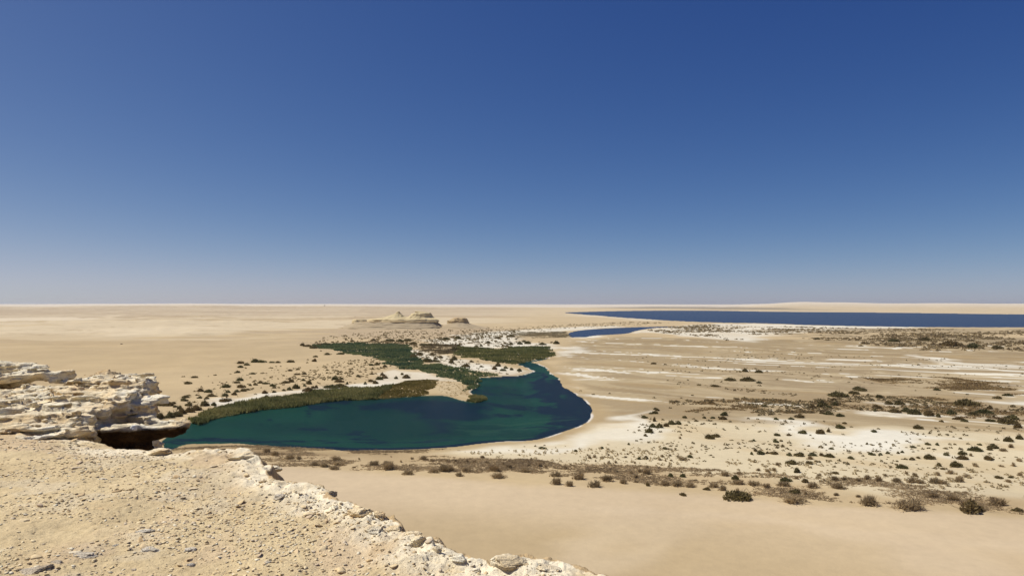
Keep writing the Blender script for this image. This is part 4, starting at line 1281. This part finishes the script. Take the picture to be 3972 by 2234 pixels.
crop(G, 2972, 1130, [(930,1000,90,36),(985,1015,130,24),(880,1045,110,34),(740,1075,200,40),(570,1180,110,80),(640,1190,60,30),(470,1185,60,40),(690,1120,60,40),(700,1165,80,44),(565,1245,70,24),(640,1255,100,40),(738,1275,90,34),(355,1290,110,44),
 (105,1305,66,26),(187,1320,44,16),(258,1305,62,26),(215,1228,50,18),(578,1320,36,16),(795,1347,52,20),(743,1395,98,46),(852,1380,40,14),(1120,1400,46,16),(1090,1430,66,26),(1520,1400,100,44),(1765,1330,56,24),(1955,1310,120,30),(2010,1325,80,24),
 (957,1205,40,30),(1010,1195,30,20),(1095,1220,44,34),(1300,1235,120,44),(1420,1230,110,50),(1510,1255,130,60),(1660,1270,110,60),(1730,1280,60,50),(1860,1250,100,50),(2010,1170,250,70),(2080,1260,100,40),(2220,1250,180,50),(1345,1155,110,50),
 (1230,1150,90,40),(1110,1190,100,44),(1130,1085,70,40),(2250,1200,60,50),(2400,1230,50,24),(2345,1090,90,30),(2440,1065,100,24),(2010,1050,50,14),(2500,1300,150,50),(2430,1350,200,60),(2540,1390,80,60),(2250,1325,110,30),(1715,1010,70,26),
 (520,492,70,20),(605,500,50,16),(945,560,50,20),(1290,515,110,36),(1620,505,130,44),(1880,560,220,60),(2080,580,140,60),(2320,590,120,40)])
crop(G, 2000, 1674, [(1345,38,75,44),(1303,72,46,30),(1207,120,40,20),(1133,158,42,24),(868,198,42,24),(597,226,40,26),(260,190,86,20),(200,160,36,18),(290,150,30,12),(88,160,20,8),(403,178,24,12),(498,162,16,12),(1650,60,38,22),(1935,100,100,50),
 (2022,82,92,36),(2385,122,52,24),(1485,205,50,30),(1525,228,18,18),(1748,290,68,30),(1305,305,60,36),(1235,308,40,34),(1275,308,30,24),(1403,296,22,16),(2405,225,60,30),(2365,260,56,30),(2450,260,90,46),(550,365,28,30),(447,364,22,14),(40,265,22,10),
 (645,280,24,14),(1555,488,70,40),(1680,490,66,40),(2208,520,80,52),(1330,580,50,40),(1680,680,80,32),(1925,625,80,34),(2285,740,300,90)])
crop(G, 2972, 1674, [(108,68,66,30),(232,66,62,26),(443,64,30,18),(388,46,92,40),(565,50,95,50),(635,30,60,50),(768,54,40,14),(100,138,62,40),(650,205,56,20),(20,250,56,26),(100,258,90,34),(245,272,75,34),(360,278,115,44),(475,272,90,36),(565,275,70,36),
 (650,288,100,40),(858,304,82,30),(1060,262,72,30),(1150,265,56,26),(1222,250,44,30),(1325,248,50,26),(1368,240,36,30),(1138,222,24,14),(1252,260,30,10),(1480,192,60,26),(1560,202,44,20),(1465,230,34,16),(1635,308,115,52),(1395,308,40,20),
 (1470,315,70,30),(1530,300,60,24),(1620,160,62,30),(1722,165,50,30),(1625,195,50,18),(1680,208,50,16),(1810,268,64,34),(1968,265,100,44),(1980,312,115,46),(1905,392,130,62),(1395,405,120,36),(1690,398,46,20),(1738,380,60,40),(1775,410,56,20),
 (2125,230,140,50),(2290,200,110,52),(2245,215,80,34),(2145,165,50,22),(2445,130,95,56),(2550,105,70,60),(1090,32,62,20),(1945,96,48,20),(1575,48,24,16),(1635,42,50,20),(1650,22,40,24),(2225,315,80,50),(2330,505,80,30),(2450,500,60,20),
 (280,358,115,46),(430,355,80,36),(360,345,40,24),(320,445,95,52),(195,540,130,44),(400,545,90,40),(690,455,80,24),(320,660,120,50),(2100,865,300,130),(2540,850,110,44)])
crop(DR, 2000, 1674, [(410,570,140,120),(540,585,110,70),(800,600,170,70),(640,520,160,100),(405,490,150,50),(935,540,180,70),(100,445,180,40),(240,380,90,46),(500,405,70,40),(1160,455,70,50),(1330,465,120,60),(1250,440,80,50),(1015,440,50,36),
 (1660,440,40,36),(1685,400,30,30),(2435,425,70,30),(2530,440,90,36),(1945,455,50,36),(2100,480,120,50),(2240,460,90,24),(1430,400,36,26),(1320,395,50,36),(1190,350,44,26),(1000,345,50,40),(935,350,60,36),(800,330,40,44),(790,290,60,44),(1645,98,52,26),
 (1750,255,46,26),(1075,560,110,50),(2080,630,110,70),(1500,580,160,50),(1640,590,180,56),(1760,600,160,50),(1980,600,140,50),(2240,570,180,50),(2400,580,180,50),(2520,600,120,46),(2230,660,110,70),(720,420,60,40),(300,390,50,26),(130,375,50,40),(0,385,40,46),
 (1470,285,70,26),(1545,275,46,24),(1620,285,50,20),(1680,320,140,30),(1560,325,40,26),(1500,325,50,20),(1440,318,60,24),(1120,260,40,26),(1020,262,40,26),(930,268,40,24),(740,300,60,40),(720,270,40,20),(870,300,60,26),(1100,290,60,18),(1200,545,60,30),(1210,500,80,40)])
crop(DR, 2972, 1674, [(310,770,330,80),(1060,800,260,110),(1500,850,400,110),(1700,710,200,60),(1030,520,120,50),(1150,540,120,60),(1320,550,140,50),(1480,555,130,70),(1560,560,120,50),(1690,560,140,60),(1790,565,130,50),(930,535,80,60),(1200,480,70,30),
 (1940,545,120,60),(2030,495,110,34),(1510,490,80,60),(1730,475,90,40),(1860,460,110,44),(700,530,130,50),(800,525,80,40),(590,530,60,24),(490,610,180,60),(750,620,200,50),(180,590,180,50),(720,680,90,30),(540,480,60,40),(450,310,80,40),(90,430,80,40),
 (2110,385,80,60),(2365,385,70,24),(2445,550,100,34),(2545,480,70,50),(2490,380,80,50),(2540,330,80,40),(1410,460,60,30),(2040,790,180,60),(2350,800,260,70),(1900,740,200,50),(2300,740,150,40),(2400,230,110,36),(2470,190,80,46),(2060,275,60,40),(120,370,90,30),
 (310,510,70,40),(400,665,60,40),(940,700,80,30)])
crop(DR, 1000, 1674, [(400,295,80,44),(770,308,130,50),(1010,295,40,24),(1330,268,36,14),(1540,295,50,34),(1650,305,110,44),(1880,318,70,26),(1975,325,50,34),(2090,335,60,36),(2165,340,60,34),(2290,350,70,28),(2450,360,60,26),(1290,420,180,90),(1860,440,180,80),
 (2010,485,110,44),(2380,440,180,70),(2400,510,200,60),(1740,450,150,30),(1430,330,50,24),(950,395,60,14),(740,420,160,40),(650,390,140,44),(800,370,160,46),(1150,370,150,50),(1280,360,120,40),(80,220,100,46),(170,260,120,50),(300,300,160,50),(560,370,120,40),(1920,430,120,70),
 (2250,290,70,30),(1740,320,70,30),(1480,470,160,20),(2080,440,140,60),(2500,400,100,40)])

def place_name(px, py, w):
    """where on the plain, told by things one can find"""
    if py > 1880: return 'at the edge of the bare sand'
    if py > 1790: return ('in the brush strip before the lake' if px < 2100 else 'in the middle brush belt') if px < 3000 else 'in the right brush belt'
    if px < 860: return 'by the lake end behind the outcrop' if py > 1560 else 'on open sand behind the rock outcrop'
    if px < 1260 and py > 1395: return 'on the sand above the reed shore'
    if px < 1560 and py > 1395: return 'on sand between the reed arms'
    if px < 2110 and py > 1375: return 'on the white sand between the reed arms'
    if px < 2250: return 'behind the reed arms'
    if py < 1400: return 'before the blue far lake'
    if py < 1600: return 'on the striped mud flats' if px < 3100 else 'in the right-hand scrub belt'
    if px < 2720: return 'on the white salt flat'
    if px < 3250: return 'on the pale middle flat'
    return 'on the pale flat near the right edge'

def in_lake(x, y):
    X = np.array([x], np.float32); Y = np.array([y], np.float32)
    return sdpoly(W_NEAR, X, Y)[0] > -0.5 or sdpoly(W_POOL, X, Y)[0] > -1

SPECIAL = {  # nearest entry gets its own words
    (3787, 2010): 'largest dark tamarisk bush, at the edge of the bare sand near the right border',
    (2887, 1961): 'wide two-part tamarisk thicket standing alone at the edge of the bare sand',
    (3958, 2004): 'dark bush cut by the right border at the edge of the bare sand',
    (2652, 1938): 'small round bush alone on the sand, left of the two-part thicket',
    (3711, 1826): 'rounded dark bush, largest on the pale right flat',
    (3607, 1793): 'dark dome bush on the pale right flat, low shrubs at its left',
    (2522, 1683): 'tall dark bush on the white salt flat, nearest the lake',
    (1574, 1473.5): 'round dark bush on white sand beside the reed spit',
    (3193, 1588): 'tall bushy clump in the scrub of the right flats, greenest of them',
    (1188, 1528): 'dark wide bush standing in the edge of the reed shore',
    (247 + 1000 / 2.576 * 0 + 740, 1417): 'broad bush farthest out on the open sand left of the reeds',
}
def near_special(px, py):
    for (sx, sy), lab in list(SPECIAL.items()):
        if abs(px - sx) < 9 and abs(py - sy) < 7:
            del SPECIAL[(sx, sy)]
            return lab
    return None

PLACED = []
rngp = np.random.default_rng(23)
def spots(lst):
    """ground heights under all plants of a list at once"""
    Q = []
    for (px, py, w, h) in lst:
        g = at(px, py); Q.append((g.x, g.y + 0.30 * max(0.9, w * g.y / FPX * 1.12)))
    Q = np.array(Q, np.float32)
    z, a, b, c = plain_height(Q[:, 0], Q[:, 1], True)
    return z, np.maximum(a, b)

def one_bush(px, py, w, h, kind, detail, z, wet):
    g = at(px, py)
    m = g.y / FPX
    W = max(0.9, w * m * 1.04); Hh = float(np.clip(h * m * 1.06, 0.28 * W, 0.55 * W if kind == 'dry' else 0.75 * W))
    g.y += 0.30 * W
    if wet > -0.7: return None
    z = float(z) - 0.03
    rot = rngp.uniform(0, 6.28) if W < 3 else rngp.uniform(-0.3, 0.3) + (PI if rngp.random() < .5 else 0)
    if kind == 'green':
        i = int(rngp.integers(0, len(BUSH))) if w / max(h, 1) < 2.6 else int(rngp.choice([1, 3, 6]))
        a, b = BUSH[i]
        sz = 'tiny' if W < 1.8 else ('small' if W < 3.2 else ('mid-sized' if W < 5 else 'wide'))
        lab = f'{sz} dark tamarisk bush {place_name(px, py, w)}'
        grp = 'tamarisk bushes ' + place_name(px, py, w)
        nm, p1, p2 = 'tamarisk_bush', 'foliage', 'stem'
    else:
        i = int(rngp.integers(0, len(DRY)))
        a, b = DRY[i]
        sz = 'tiny' if W < 1.8 else ('small' if W < 3.2 else ('mid-sized' if W < 5 else 'wide'))
        lab = f'{sz} dry grey-brown shrub {place_name(px, py, w)}'
        grp = 'dry shrubs ' + place_name(px, py, w)
        nm, p1, p2 = 'dry_shrub', 'twigs', 'dead_leaves'
    own = near_special(px, py)
    if own: lab = own
    D = W * rngp.uniform(0.6, 0.8)
    if detail:
        root = link(nm, None, None, None, (g.x, g.y, z))
        root.rotation_euler = (0, 0, rot)
        root.scale = (W, D, Hh)
        link(p1, a, None, root); link(p2, b, None, root)
    else:
        root = link(nm, a, None, None, (g.x, g.y, z))
        root.rotation_euler = (0, 0, rot)
        root.scale = (W, D, Hh)
    PLACED.append((px, root))
    tag(root, lab, 'bush' if kind == 'green' else 'shrub', grp)
    return root

REST = []          # bushes too small to matter singly: go into the mass
for kind, lst in (('green', G), ('dry', DR)):
    lst = sorted(lst, key=lambda b: -b[2] * b[3])
    zz, ww = spots(lst)
    for k, b in enumerate(lst):
        if k < 300: one_bush(*b, kind, b[2] > 22, zz[k], ww[k])
        else:
            g = at(b[0], b[1]); REST.append((g.x, g.y, b[2] * g.y / FPX, b[3] * g.y / FPX * 0.9, 0))

ORD = ['first', 'second', 'third', 'fourth', 'fifth', 'sixth', 'seventh', 'eighth', 'ninth', 'tenth', 'eleventh', 'twelfth', 'thirteenth', 'fourteenth', 'fifteenth',
       'sixteenth', 'seventeenth', 'eighteenth', 'nineteenth', 'twentieth'] + [f'{t}-{u}' for t in ('twenty', 'thirty', 'forty') for u in ('first', 'second', 'third', 'fourth', 'fifth', 'sixth', 'seventh', 'eighth', 'ninth', 'tenth')]
def tell_apart(items):
    """things alike in all else are told by their order from the left"""
    by = {}
    for px, o in items: by.setdefault(o['label'], []).append((px, o))
    for lab, l in by.items():
        if len(l) < 2: continue
        l.sort(key=lambda t: t[0])
        for k, (px, o) in enumerate(l):
            word = 'leftmost' if k == 0 else ('rightmost' if k == len(l) - 1 else ORD[min(k, len(ORD) - 1)] + ' from left')
            o['label'] = f'{lab}, {word}'
tell_apart(PLACED)
tell_apart(FLAKES)

# ------------------------------------------------------------------ masses of plants nobody could count
def scatter_px(poly_px, n, rng, warp=0.0, dens=None):
    """points evenly spread over a piece of the plain outlined in photo pixels"""
    P = np.array(wpoly(poly_px), np.float32)
    lo, hi = P.min(0), P.max(0)
    out = np.zeros((0, 2), np.float32)
    for _ in range(40):
        Q = (lo + (hi - lo) * rng.random((n * 3, 2))).astype(np.float32)
        w = warp * fbm2(Q[:, 0] / 12, Q[:, 1] / 12, 3, 55) if warp else 0
        ok = sdpoly(P, Q[:, 0] + w, Q[:, 1] + w) > 0
        if dens is not None: ok &= rng.random(len(Q)) < dens(Q[:, 0], Q[:, 1])
        out = np.vstack([out, Q[ok]])
        if len(out) >= n: break
    return out[:n]

def reeds(name, poly_px, n, cols, hmin, hmax, label, seed, wid=0.35, warp=2.0, dens=None):
    """reed bed: upright leaning blades in tufts"""
    rng = np.random.default_rng(seed)
    P = scatter_px(poly_px, n, rng, warp, dens)
    K = len(P); B = 5
    Z = np.maximum(plain_height(P[:, 0], P[:, 1]), -0.3)
    hh = hmin + (hmax - hmin) * np.clip(0.5 + 0.7 * fbm2(P[:, 0] / 14, P[:, 1] / 14, 3, seed) + 0.2 * rng.normal(size=K), 0, 1)
    a = rng.uniform(0, 6.28, (K, B)); t = np.abs(rng.normal(0, 0.28, (K, B)))
    l = hh[:, None] * rng.uniform(0.6, 1.1, (K, B))
    bx_ = P[:, :1] + rng.normal(0, wid * 0.8, (K, B)); by_ = P[:, 1:] + rng.normal(0, wid * 0.8, (K, B))
    tip = np.stack([bx_ + np.cos(a) * np.sin(t) * l, by_ + np.sin(a) * np.sin(t) * l, Z[:, None] + l * np.cos(t)], -1)
    s = rng.uniform(0, 3.14, (K, B))
    ww = wid * rng.uniform(0.6, 1.2, (K, B))
    b0 = np.stack([bx_ - np.cos(s) * ww, by_ - np.sin(s) * ww, np.repeat(Z[:, None], B, 1) - 0.1], -1)
    b1 = np.stack([bx_ + np.cos(s) * ww, by_ + np.sin(s) * ww, np.repeat(Z[:, None], B, 1) - 0.1], -1)
    V = np.stack([b0, b1, tip], 2).reshape(-1, 3)
    F = np.arange(len(V)).reshape(-1, 3)
    me = mesh_np(name, V, F)
    tone = np.clip(0.5 + 0.8 * fbm2(P[:, 0] / 22, P[:, 1] / 10, 4, seed + 5) + 0.25 * rng.normal(size=K), 0, 1)
    cc = np.array(cols[0])[None] * (1 - tone[:, None]) + np.array(cols[1])[None] * tone[:, None]
    set_col(me, np.repeat(cc, B * 3, 0))
    return tag(link(name, me, M_SCATTER), label, None, None, 'stuff')

OLIVE = (lin(114, 116, 72), lin(170, 162, 106)); GREEN = (lin(84, 108, 82), lin(142, 150, 102)); GREY = (lin(150, 138, 108), lin(184, 168, 130))
R_SHORE = [(735, 1642), (790, 1605), (850, 1583), (1000, 1559), (1116, 1545), (1217, 1522), (1349, 1514), (1466, 1514), (1520, 1500), (1582, 1482), (1660, 1478), (1740, 1482),
           (1720, 1505), (1680, 1520), (1700, 1535), (1621, 1537), (1563, 1540), (1466, 1548), (1310, 1554), (1233, 1562), (1155, 1577), (1000, 1591), (860, 1617), (760, 1646)]
R_ARM = [(1210, 1350), (1287, 1343), (1408, 1341), (1505, 1341), (1582, 1348), (1606, 1378), (1637, 1402), (1660, 1419), (1738, 1425), (1815, 1441), (1939, 1457), (1854, 1464), (1852, 1499),
         (1823, 1520), (1800, 1493), (1730, 1468), (1640, 1448), (1543, 1433), (1505, 1417), (1477, 1394), (1388, 1382), (1287, 1362), (1233, 1360)]
R_EAST = [(1749, 1374), (1761, 1359), (1776, 1347), (1854, 1352), (1924, 1360), (2000, 1348), (2060, 1347), (2132, 1348), (2151, 1384), (2100, 1394), (2058, 1400), (2000, 1414), (1932, 1408), (1854, 1399)]
R_POOL = [(1990, 1312), (2000, 1290), (2100, 1288), (2195, 1287), (2212, 1300), (2200, 1311), (2080, 1315)]
R_ISLE = [(1810, 1556), (1835, 1536), (1877, 1538), (1886, 1549), (1854, 1560)]
R_DRY = [(1620, 1346), (1700, 1338), (1770, 1344), (1755, 1374), (1700, 1378), (1640, 1368)]
R_TAN = [(1690, 1482), (1760, 1484), (1810, 1500), (1830, 1525), (1800, 1545), (1740, 1535), (1700, 1515)]
R_SHORE1 = [q for q in R_SHORE if q[0] < 1540]
R_SHORE2 = [(1470, 1513)] + [q for q in R_SHORE if q[0] >= 1520] + [(1466, 1548)]
R_SHORE2 = [(1470, 1513), (1520, 1500), (1582, 1482), (1660, 1478), (1700, 1480), (1690, 1500), (1670, 1515), (1660, 1530), (1621, 1537), (1563, 1540), (1480, 1547)]
reeds('sedge_patch', R_SHORE2, 3500, (lin(128, 116, 66), lin(172, 154, 98)), 0.4, 1.0, 'low brownish olive sedge at the right end of the near reed belt', 908)
nz = lambda s, a, b, lo, hi: (lambda X, Y: np.clip((fbm2(X / a, Y / b, 4, s) - lo) / (hi - lo), 0, 1))
reeds('reed_shore', R_SHORE1, 9000, OLIVE, 0.4, 2.2, 'olive green reed belt along the near left shore of the lake', 901)
reeds('reed_arm', R_ARM, 12000, GREEN, 0.4, 2.4, 'dark green reed bed running back from the lake point', 902, 0.42, 4)
reeds('reed_arm', R_EAST, 7000, (lin(96, 106, 70), lin(150, 148, 94)), 0.8, 2.0, 'green reed bed at the head of the lake beside the channel', 903, 0.42, 5)
reeds('reed_patch', R_POOL, 4000, GREY, 0.4, 1.0, 'grey-green reeds at the left end of the small blue pool', 904, 0.5, 14, nz(21, 25, 14, -0.4, 0.3))
reeds('reed_islet', R_ISLE, 700, OLIVE, 0.6, 1.5, 'small reed islet off the tip of the sandy spit', 905)
reeds('dead_reeds', R_DRY, 3000, (lin(130, 116, 88), lin(170, 152, 116)), 0.6, 1.8, 'grey-brown dead reeds between the two green reed arms', 906, 0.42, 9, nz(22, 14, 8, -0.2, 0.3))
reeds('dead_reeds', R_TAN, 160, (lin(214, 190, 140), lin(228, 206, 160)), 0.2, 0.5, 'thin tan dead reeds on the sandy spit of the lake', 907)

def tufts(name, pts, cols, size, label, seed, B=7, flat=0.6, tone=None):
    """low dead brush: loose little sprays"""
    rng = np.random.default_rng(seed)
    P = np.asarray(pts, np.float32); K = len(P)
    Z = plain_height(P[:, 0], P[:, 1])
    keep = (Z > 0.005); P = P[keep]; Z = Z[keep]; K = len(P)
    sz = (size if np.isscalar(size) else np.asarray(size)[keep]) * rng.uniform(0.5, 1.3, K)
    d = rng.normal(size=(K, B, 3)); d[:, :, 2] = np.abs(d[:, :, 2]) * flat
    d /= np.linalg.norm(d, axis=2, keepdims=True)
    c0 = np.stack([P[:, 0], P[:, 1], Z], 1)[:, None] + np.stack([rng.normal(0, 0.35, (K, B)), rng.normal(0, 0.35, (K, B)), np.zeros((K, B))], -1) * sz[:, None, None]
    s = np.cross(d, rng.normal(size=(K, B, 3))); s /= np.linalg.norm(s, axis=2, keepdims=True) + 1e-6
    tip = c0 + d * sz[:, None, None] * rng.uniform(0.5, 1.1, (K, B, 1))
    s = s * sz[:, None, None] * 0.16
    V = np.stack([c0 - s, c0 + s, tip], 2).reshape(-1, 3)
    me = mesh_np(name, V, np.arange(len(V)).reshape(-1, 3))
    t = np.clip(0.5 + 0.6 * fbm2(P[:, 0] / 9, P[:, 1] / 9, 3, seed) + 0.3 * rng.normal(size=K), 0, 1)
    cc = np.array(cols[0])[None] * (1 - t[:, None]) + np.array(cols[1])[None] * t[:, None]
    set_col(me, np.repeat(cc, B * 3, 0))
    return tag(link(name, me, M_SCATTER), label, None, None, 'stuff')

rg = np.random.default_rng(77)
nz = lambda s, a, b, lo, hi: (lambda X, Y: np.clip((fbm2(X / a, Y / b, 4, s) - lo) / (hi - lo), 0, 1))
BROWN = (lin(166, 144, 112), lin(212, 190, 152))
pts = np.vstack([
    scatter_px([(640, 1740), (1000, 1726), (1400, 1750), (1740, 1742), (1790, 1752), (1500, 1764), (1200, 1772), (800, 1768)], 3600, rg, 2, nz(1, 12, 5, -0.3, 0.4)),
    scatter_px([(700, 1760), (1200, 1772), (1600, 1775), (2100, 1790), (2300, 1828), (2200, 1862), (1800, 1852), (1300, 1836), (800, 1818)], 6500, rg, 2, nz(2, 20, 8, -0.3, 0.5)),
    scatter_px([(2100, 1805), (2500, 1820), (3000, 1850), (3500, 1885), (4000, 1920), (4000, 2012), (3500, 1978), (2900, 1932), (2300, 1872)], 6500, rg, 2, nz(3, 18, 8, -0.2, 0.5))])
tufts('dead_brush', pts, BROWN, 0.6, 'brown dead brush matting the ground between lake and bare sand', 911)
pts = np.vstack([
    scatter_px([(3320, 1468), (3450, 1476), (3620, 1462), (3972, 1505), (4100, 1530), (3972, 1540), (3700, 1520), (3500, 1503)], 3500, rg, 5, nz(4, 30, 16, -0.1, 0.45)),
    scatter_px([(3230, 1545), (3500, 1540), (4000, 1590), (4000, 1650), (3500, 1612), (3150, 1592)], 2200, rg, 5, nz(5, 20, 10, 0.0, 0.5)),
    scatter_px([(2550, 1560), (3000, 1555), (3300, 1575), (3150, 1612), (2700, 1612)], 1500, rg, 5, nz(6, 16, 9, 0.1, 0.5))])
tufts('dead_brush', pts, (lin(140, 116, 82), lin(190, 164, 118)), 1.0, 'dark brown brush mats on the right-hand flats', 912)

def low_bushes(name, rows, cols, label, seed):
    """many far bushes in one mesh: small lumpy leaf domes"""
    rng = np.random.default_rng(seed)
    R = np.array([r[:4] for r in rows], np.float32)
    K = len(R); n = 16
    Z = plain_height(R[:, 0], R[:, 1]); ok = Z > 0.01
    R = R[ok]; Z = Z[ok]; K = len(R)
    u = rng.normal(size=(K, n, 3)); u /= np.linalg.norm(u, axis=2, keepdims=True); u[:, :, 2] = np.abs(u[:, :, 2])
    p = u * rng.uniform(0.5, 1.0, (K, n, 1)) * np.stack([R[:, 2] * .45, R[:, 2] * .35, R[:, 3] * .85], 1)[:, None]
    p += np.stack([R[:, 0], R[:, 1], Z], 1)[:, None]
    d = u + rng.normal(0, .6, u.shape); d /= np.linalg.norm(d, axis=2, keepdims=True)
    s = np.cross(d, rng.normal(size=u.shape)); s /= np.linalg.norm(s, axis=2, keepdims=True) + 1e-6
    L = (R[:, 2] * 0.26)[:, None, None]
    V = np.stack([p - d * L * .6, p + s * L * .5, p + d * L * .6, p - s * L * .5], 2).reshape(-1, 3)
    me = mesh_np(name, V, np.arange(len(V)).reshape(-1, 4))
    t = rng.random(K)[:, None]
    set_col(me, np.repeat(np.array(cols[0])[None] * (1 - t) + np.array(cols[1])[None] * t, n * 4, 0))
    return tag(link(name, me, M_SCATTER), label, None, None, 'stuff')

def rows_from(poly, n, wmin, wmax, warp=3, dens=None, asp=0.45):
    P = scatter_px(poly, n, rg, warp, dens)
    w = wmin + (wmax - wmin) * rg.random(len(P)) ** 2
    return [(x, y, a, a * asp * rg.uniform(.7, 1.2)) for (x, y), a in zip(P, w)]
DK = (lin(128, 112, 78), lin(158, 140, 98)); DG = (lin(150, 132, 100), lin(192, 172, 132))
rows = list(REST)
rows += rows_from([(1090, 1478), (1200, 1440), (1330, 1400), (1470, 1398), (1510, 1430), (1450, 1465), (1300, 1490), (1180, 1500)], 270, 1.0, 3.2)
rows += rows_from([(1180, 1345), (1280, 1305), (1450, 1290), (1700, 1285), (1990, 1278), (2010, 1300), (1750, 1320), (1640, 1338), (1400, 1336)], 420, 1.5, 5.5)
rows += rows_from([(1640, 1325), (1800, 1300), (2000, 1283), (2010, 1320), (2000, 1355), (1850, 1345), (1700, 1340)], 420, 2.0, 6)
rows += rows_from([(1650, 1365), (1720, 1385), (1900, 1420), (2050, 1448), (1950, 1455), (1800, 1438), (1690, 1415)], 70, 1.0, 3.0)
rows += rows_from([(1560, 1348), (1640, 1350), (1740, 1375), (1700, 1405), (1640, 1395), (1600, 1372)], 120, 1.5, 3.5)
rows += rows_from([(1950, 1282), (2180, 1262), (2440, 1250), (2600, 1253), (2480, 1264), (2200, 1276), (2000, 1290)], 420, 1.5, 5)
rows += rows_from([(640, 1560), (900, 1470), (1100, 1420), (1250, 1440), (1200, 1500), (1000, 1540), (800, 1585), (660, 1620)], 130, 0.8, 2.6)
rows += rows_from([(1150, 1335), (1500, 1283), (1990, 1270), (2180, 1262), (2150, 1285), (1900, 1330), (1640, 1340), (1300, 1342)], 420, 1.2, 4.5)
rows += rows_from([(1280, 1340), (1500, 1332), (1640, 1340), (1760, 1345), (1640, 1350), (1450, 1345)], 200, 2, 5, 4)
low_bushes('scrub', rows, DK, 'small dark scrub dotted over the sand around the reed arms', 921)
rows = rows_from([(2480, 1278), (2700, 1262), (3200, 1272), (3972, 1285), (4100, 1310), (3500, 1330), (2950, 1322), (2600, 1298)], 3200, 1.5, 7, 12, nz(8, 90, 60, -0.35, 0.3), 0.35)
rows += rows_from([(3250, 1300), (3560, 1296), (4000, 1318), (4000, 1368), (3600, 1362), (3350, 1340)], 1000, 2, 9, 10, nz(9, 60, 40, -0.2, 0.4), 0.4)
rows += rows_from([(2450, 1405), (2700, 1415), (3000, 1440), (3300, 1470), (3300, 1480), (2900, 1450), (2600, 1425)], 60, 1, 2.5, 3)
rows += rows_from([(2680, 1490), (2850, 1510), (3100, 1535), (3100, 1545), (2850, 1522)], 60, 1, 2.5, 3)
low_bushes('scrub', rows, DG, 'grey-brown scrub on the flats in front of the far lake', 922)
rows = rows_from([(2580, 1565), (2900, 1552), (3120, 1560), (3400, 1540), (3972, 1590), (4050, 1640), (3700, 1620), (3300, 1598), (3000, 1618), (2650, 1612)], 900, 0.8, 3.2, 3, nz(10, 20, 12, -0.25, 0.35))
rows += rows_from([(2400, 1390), (2900, 1360), (4000, 1400), (4050, 1560), (3300, 1560), (2700, 1540)], 380, 0.8, 2.6, 4, nz(12, 60, 30, -0.1, 0.5))
rows += rows_from([(2450, 1640), (3000, 1640), (4000, 1670), (4050, 1860), (3300, 1830), (2800, 1800), (2500, 1760)], 420, 0.6, 2.2, 4, nz(13, 30, 16, -0.3, 0.4))
low_bushes('scrub', rows, (lin(140, 126, 94), lin(176, 158, 120)), 'olive brown scrub thickets across the right-hand flats', 923)
rows = rows_from([(1800, 1755), (2200, 1745), (2500, 1720), (2700, 1740), (2760, 1800), (2600, 1830), (2200, 1810), (1900, 1785)], 420, 0.5, 1.6, 2, nz(11, 14, 8, -0.3, 0.3), 0.6)
rows += rows_from([(2760, 1790), (3300, 1800), (3972, 1840), (4050, 1920), (3400, 1900), (2900, 1860)], 320, 0.6, 2.0, 2, None, 0.5)
low_bushes('dry_tuft', rows, (lin(200, 182, 144), lin(222, 204, 164)), 'pale dry tufts sprinkled over the white salt flat', 924)

# ------------------------------------------------------------------ thin desert haze
def build_haze():
    lo, hi = (-50000, -50000, -5), (50000, 50000, 96)
    V = [(x, y, z) for x in (lo[0], hi[0]) for y in (lo[1], hi[1]) for z in (lo[2], hi[2])]
    F = [(0, 1, 3, 2), (4, 6, 7, 5), (0, 4, 5, 1), (2, 3, 7, 6), (0, 2, 6, 4), (1, 5, 7, 3)]
    me = bpy.data.meshes.new('haze'); me.from_pydata(V, [], F); me.update()
    m = bpy.data.materials.new('haze'); m.use_nodes = True
    nt = m.node_tree
    nt.nodes.remove(nt.nodes['Principled BSDF'])
    v = N(nt, 'ShaderNodeVolumePrincipled')
    v.inputs['Color'].default_value = (0.90, 0.93, 0.97, 1)
    v.inputs['Density'].default_value = 1.6e-5
    v.inputs['Anisotropy'].default_value = 0.2
    nt.links.new(v.outputs[0], nt.nodes['Material Output'].inputs['Volume'])
    tag(link('haze', me, m), 'thin pale haze over the far desert', None, None, 'stuff')
build_haze()
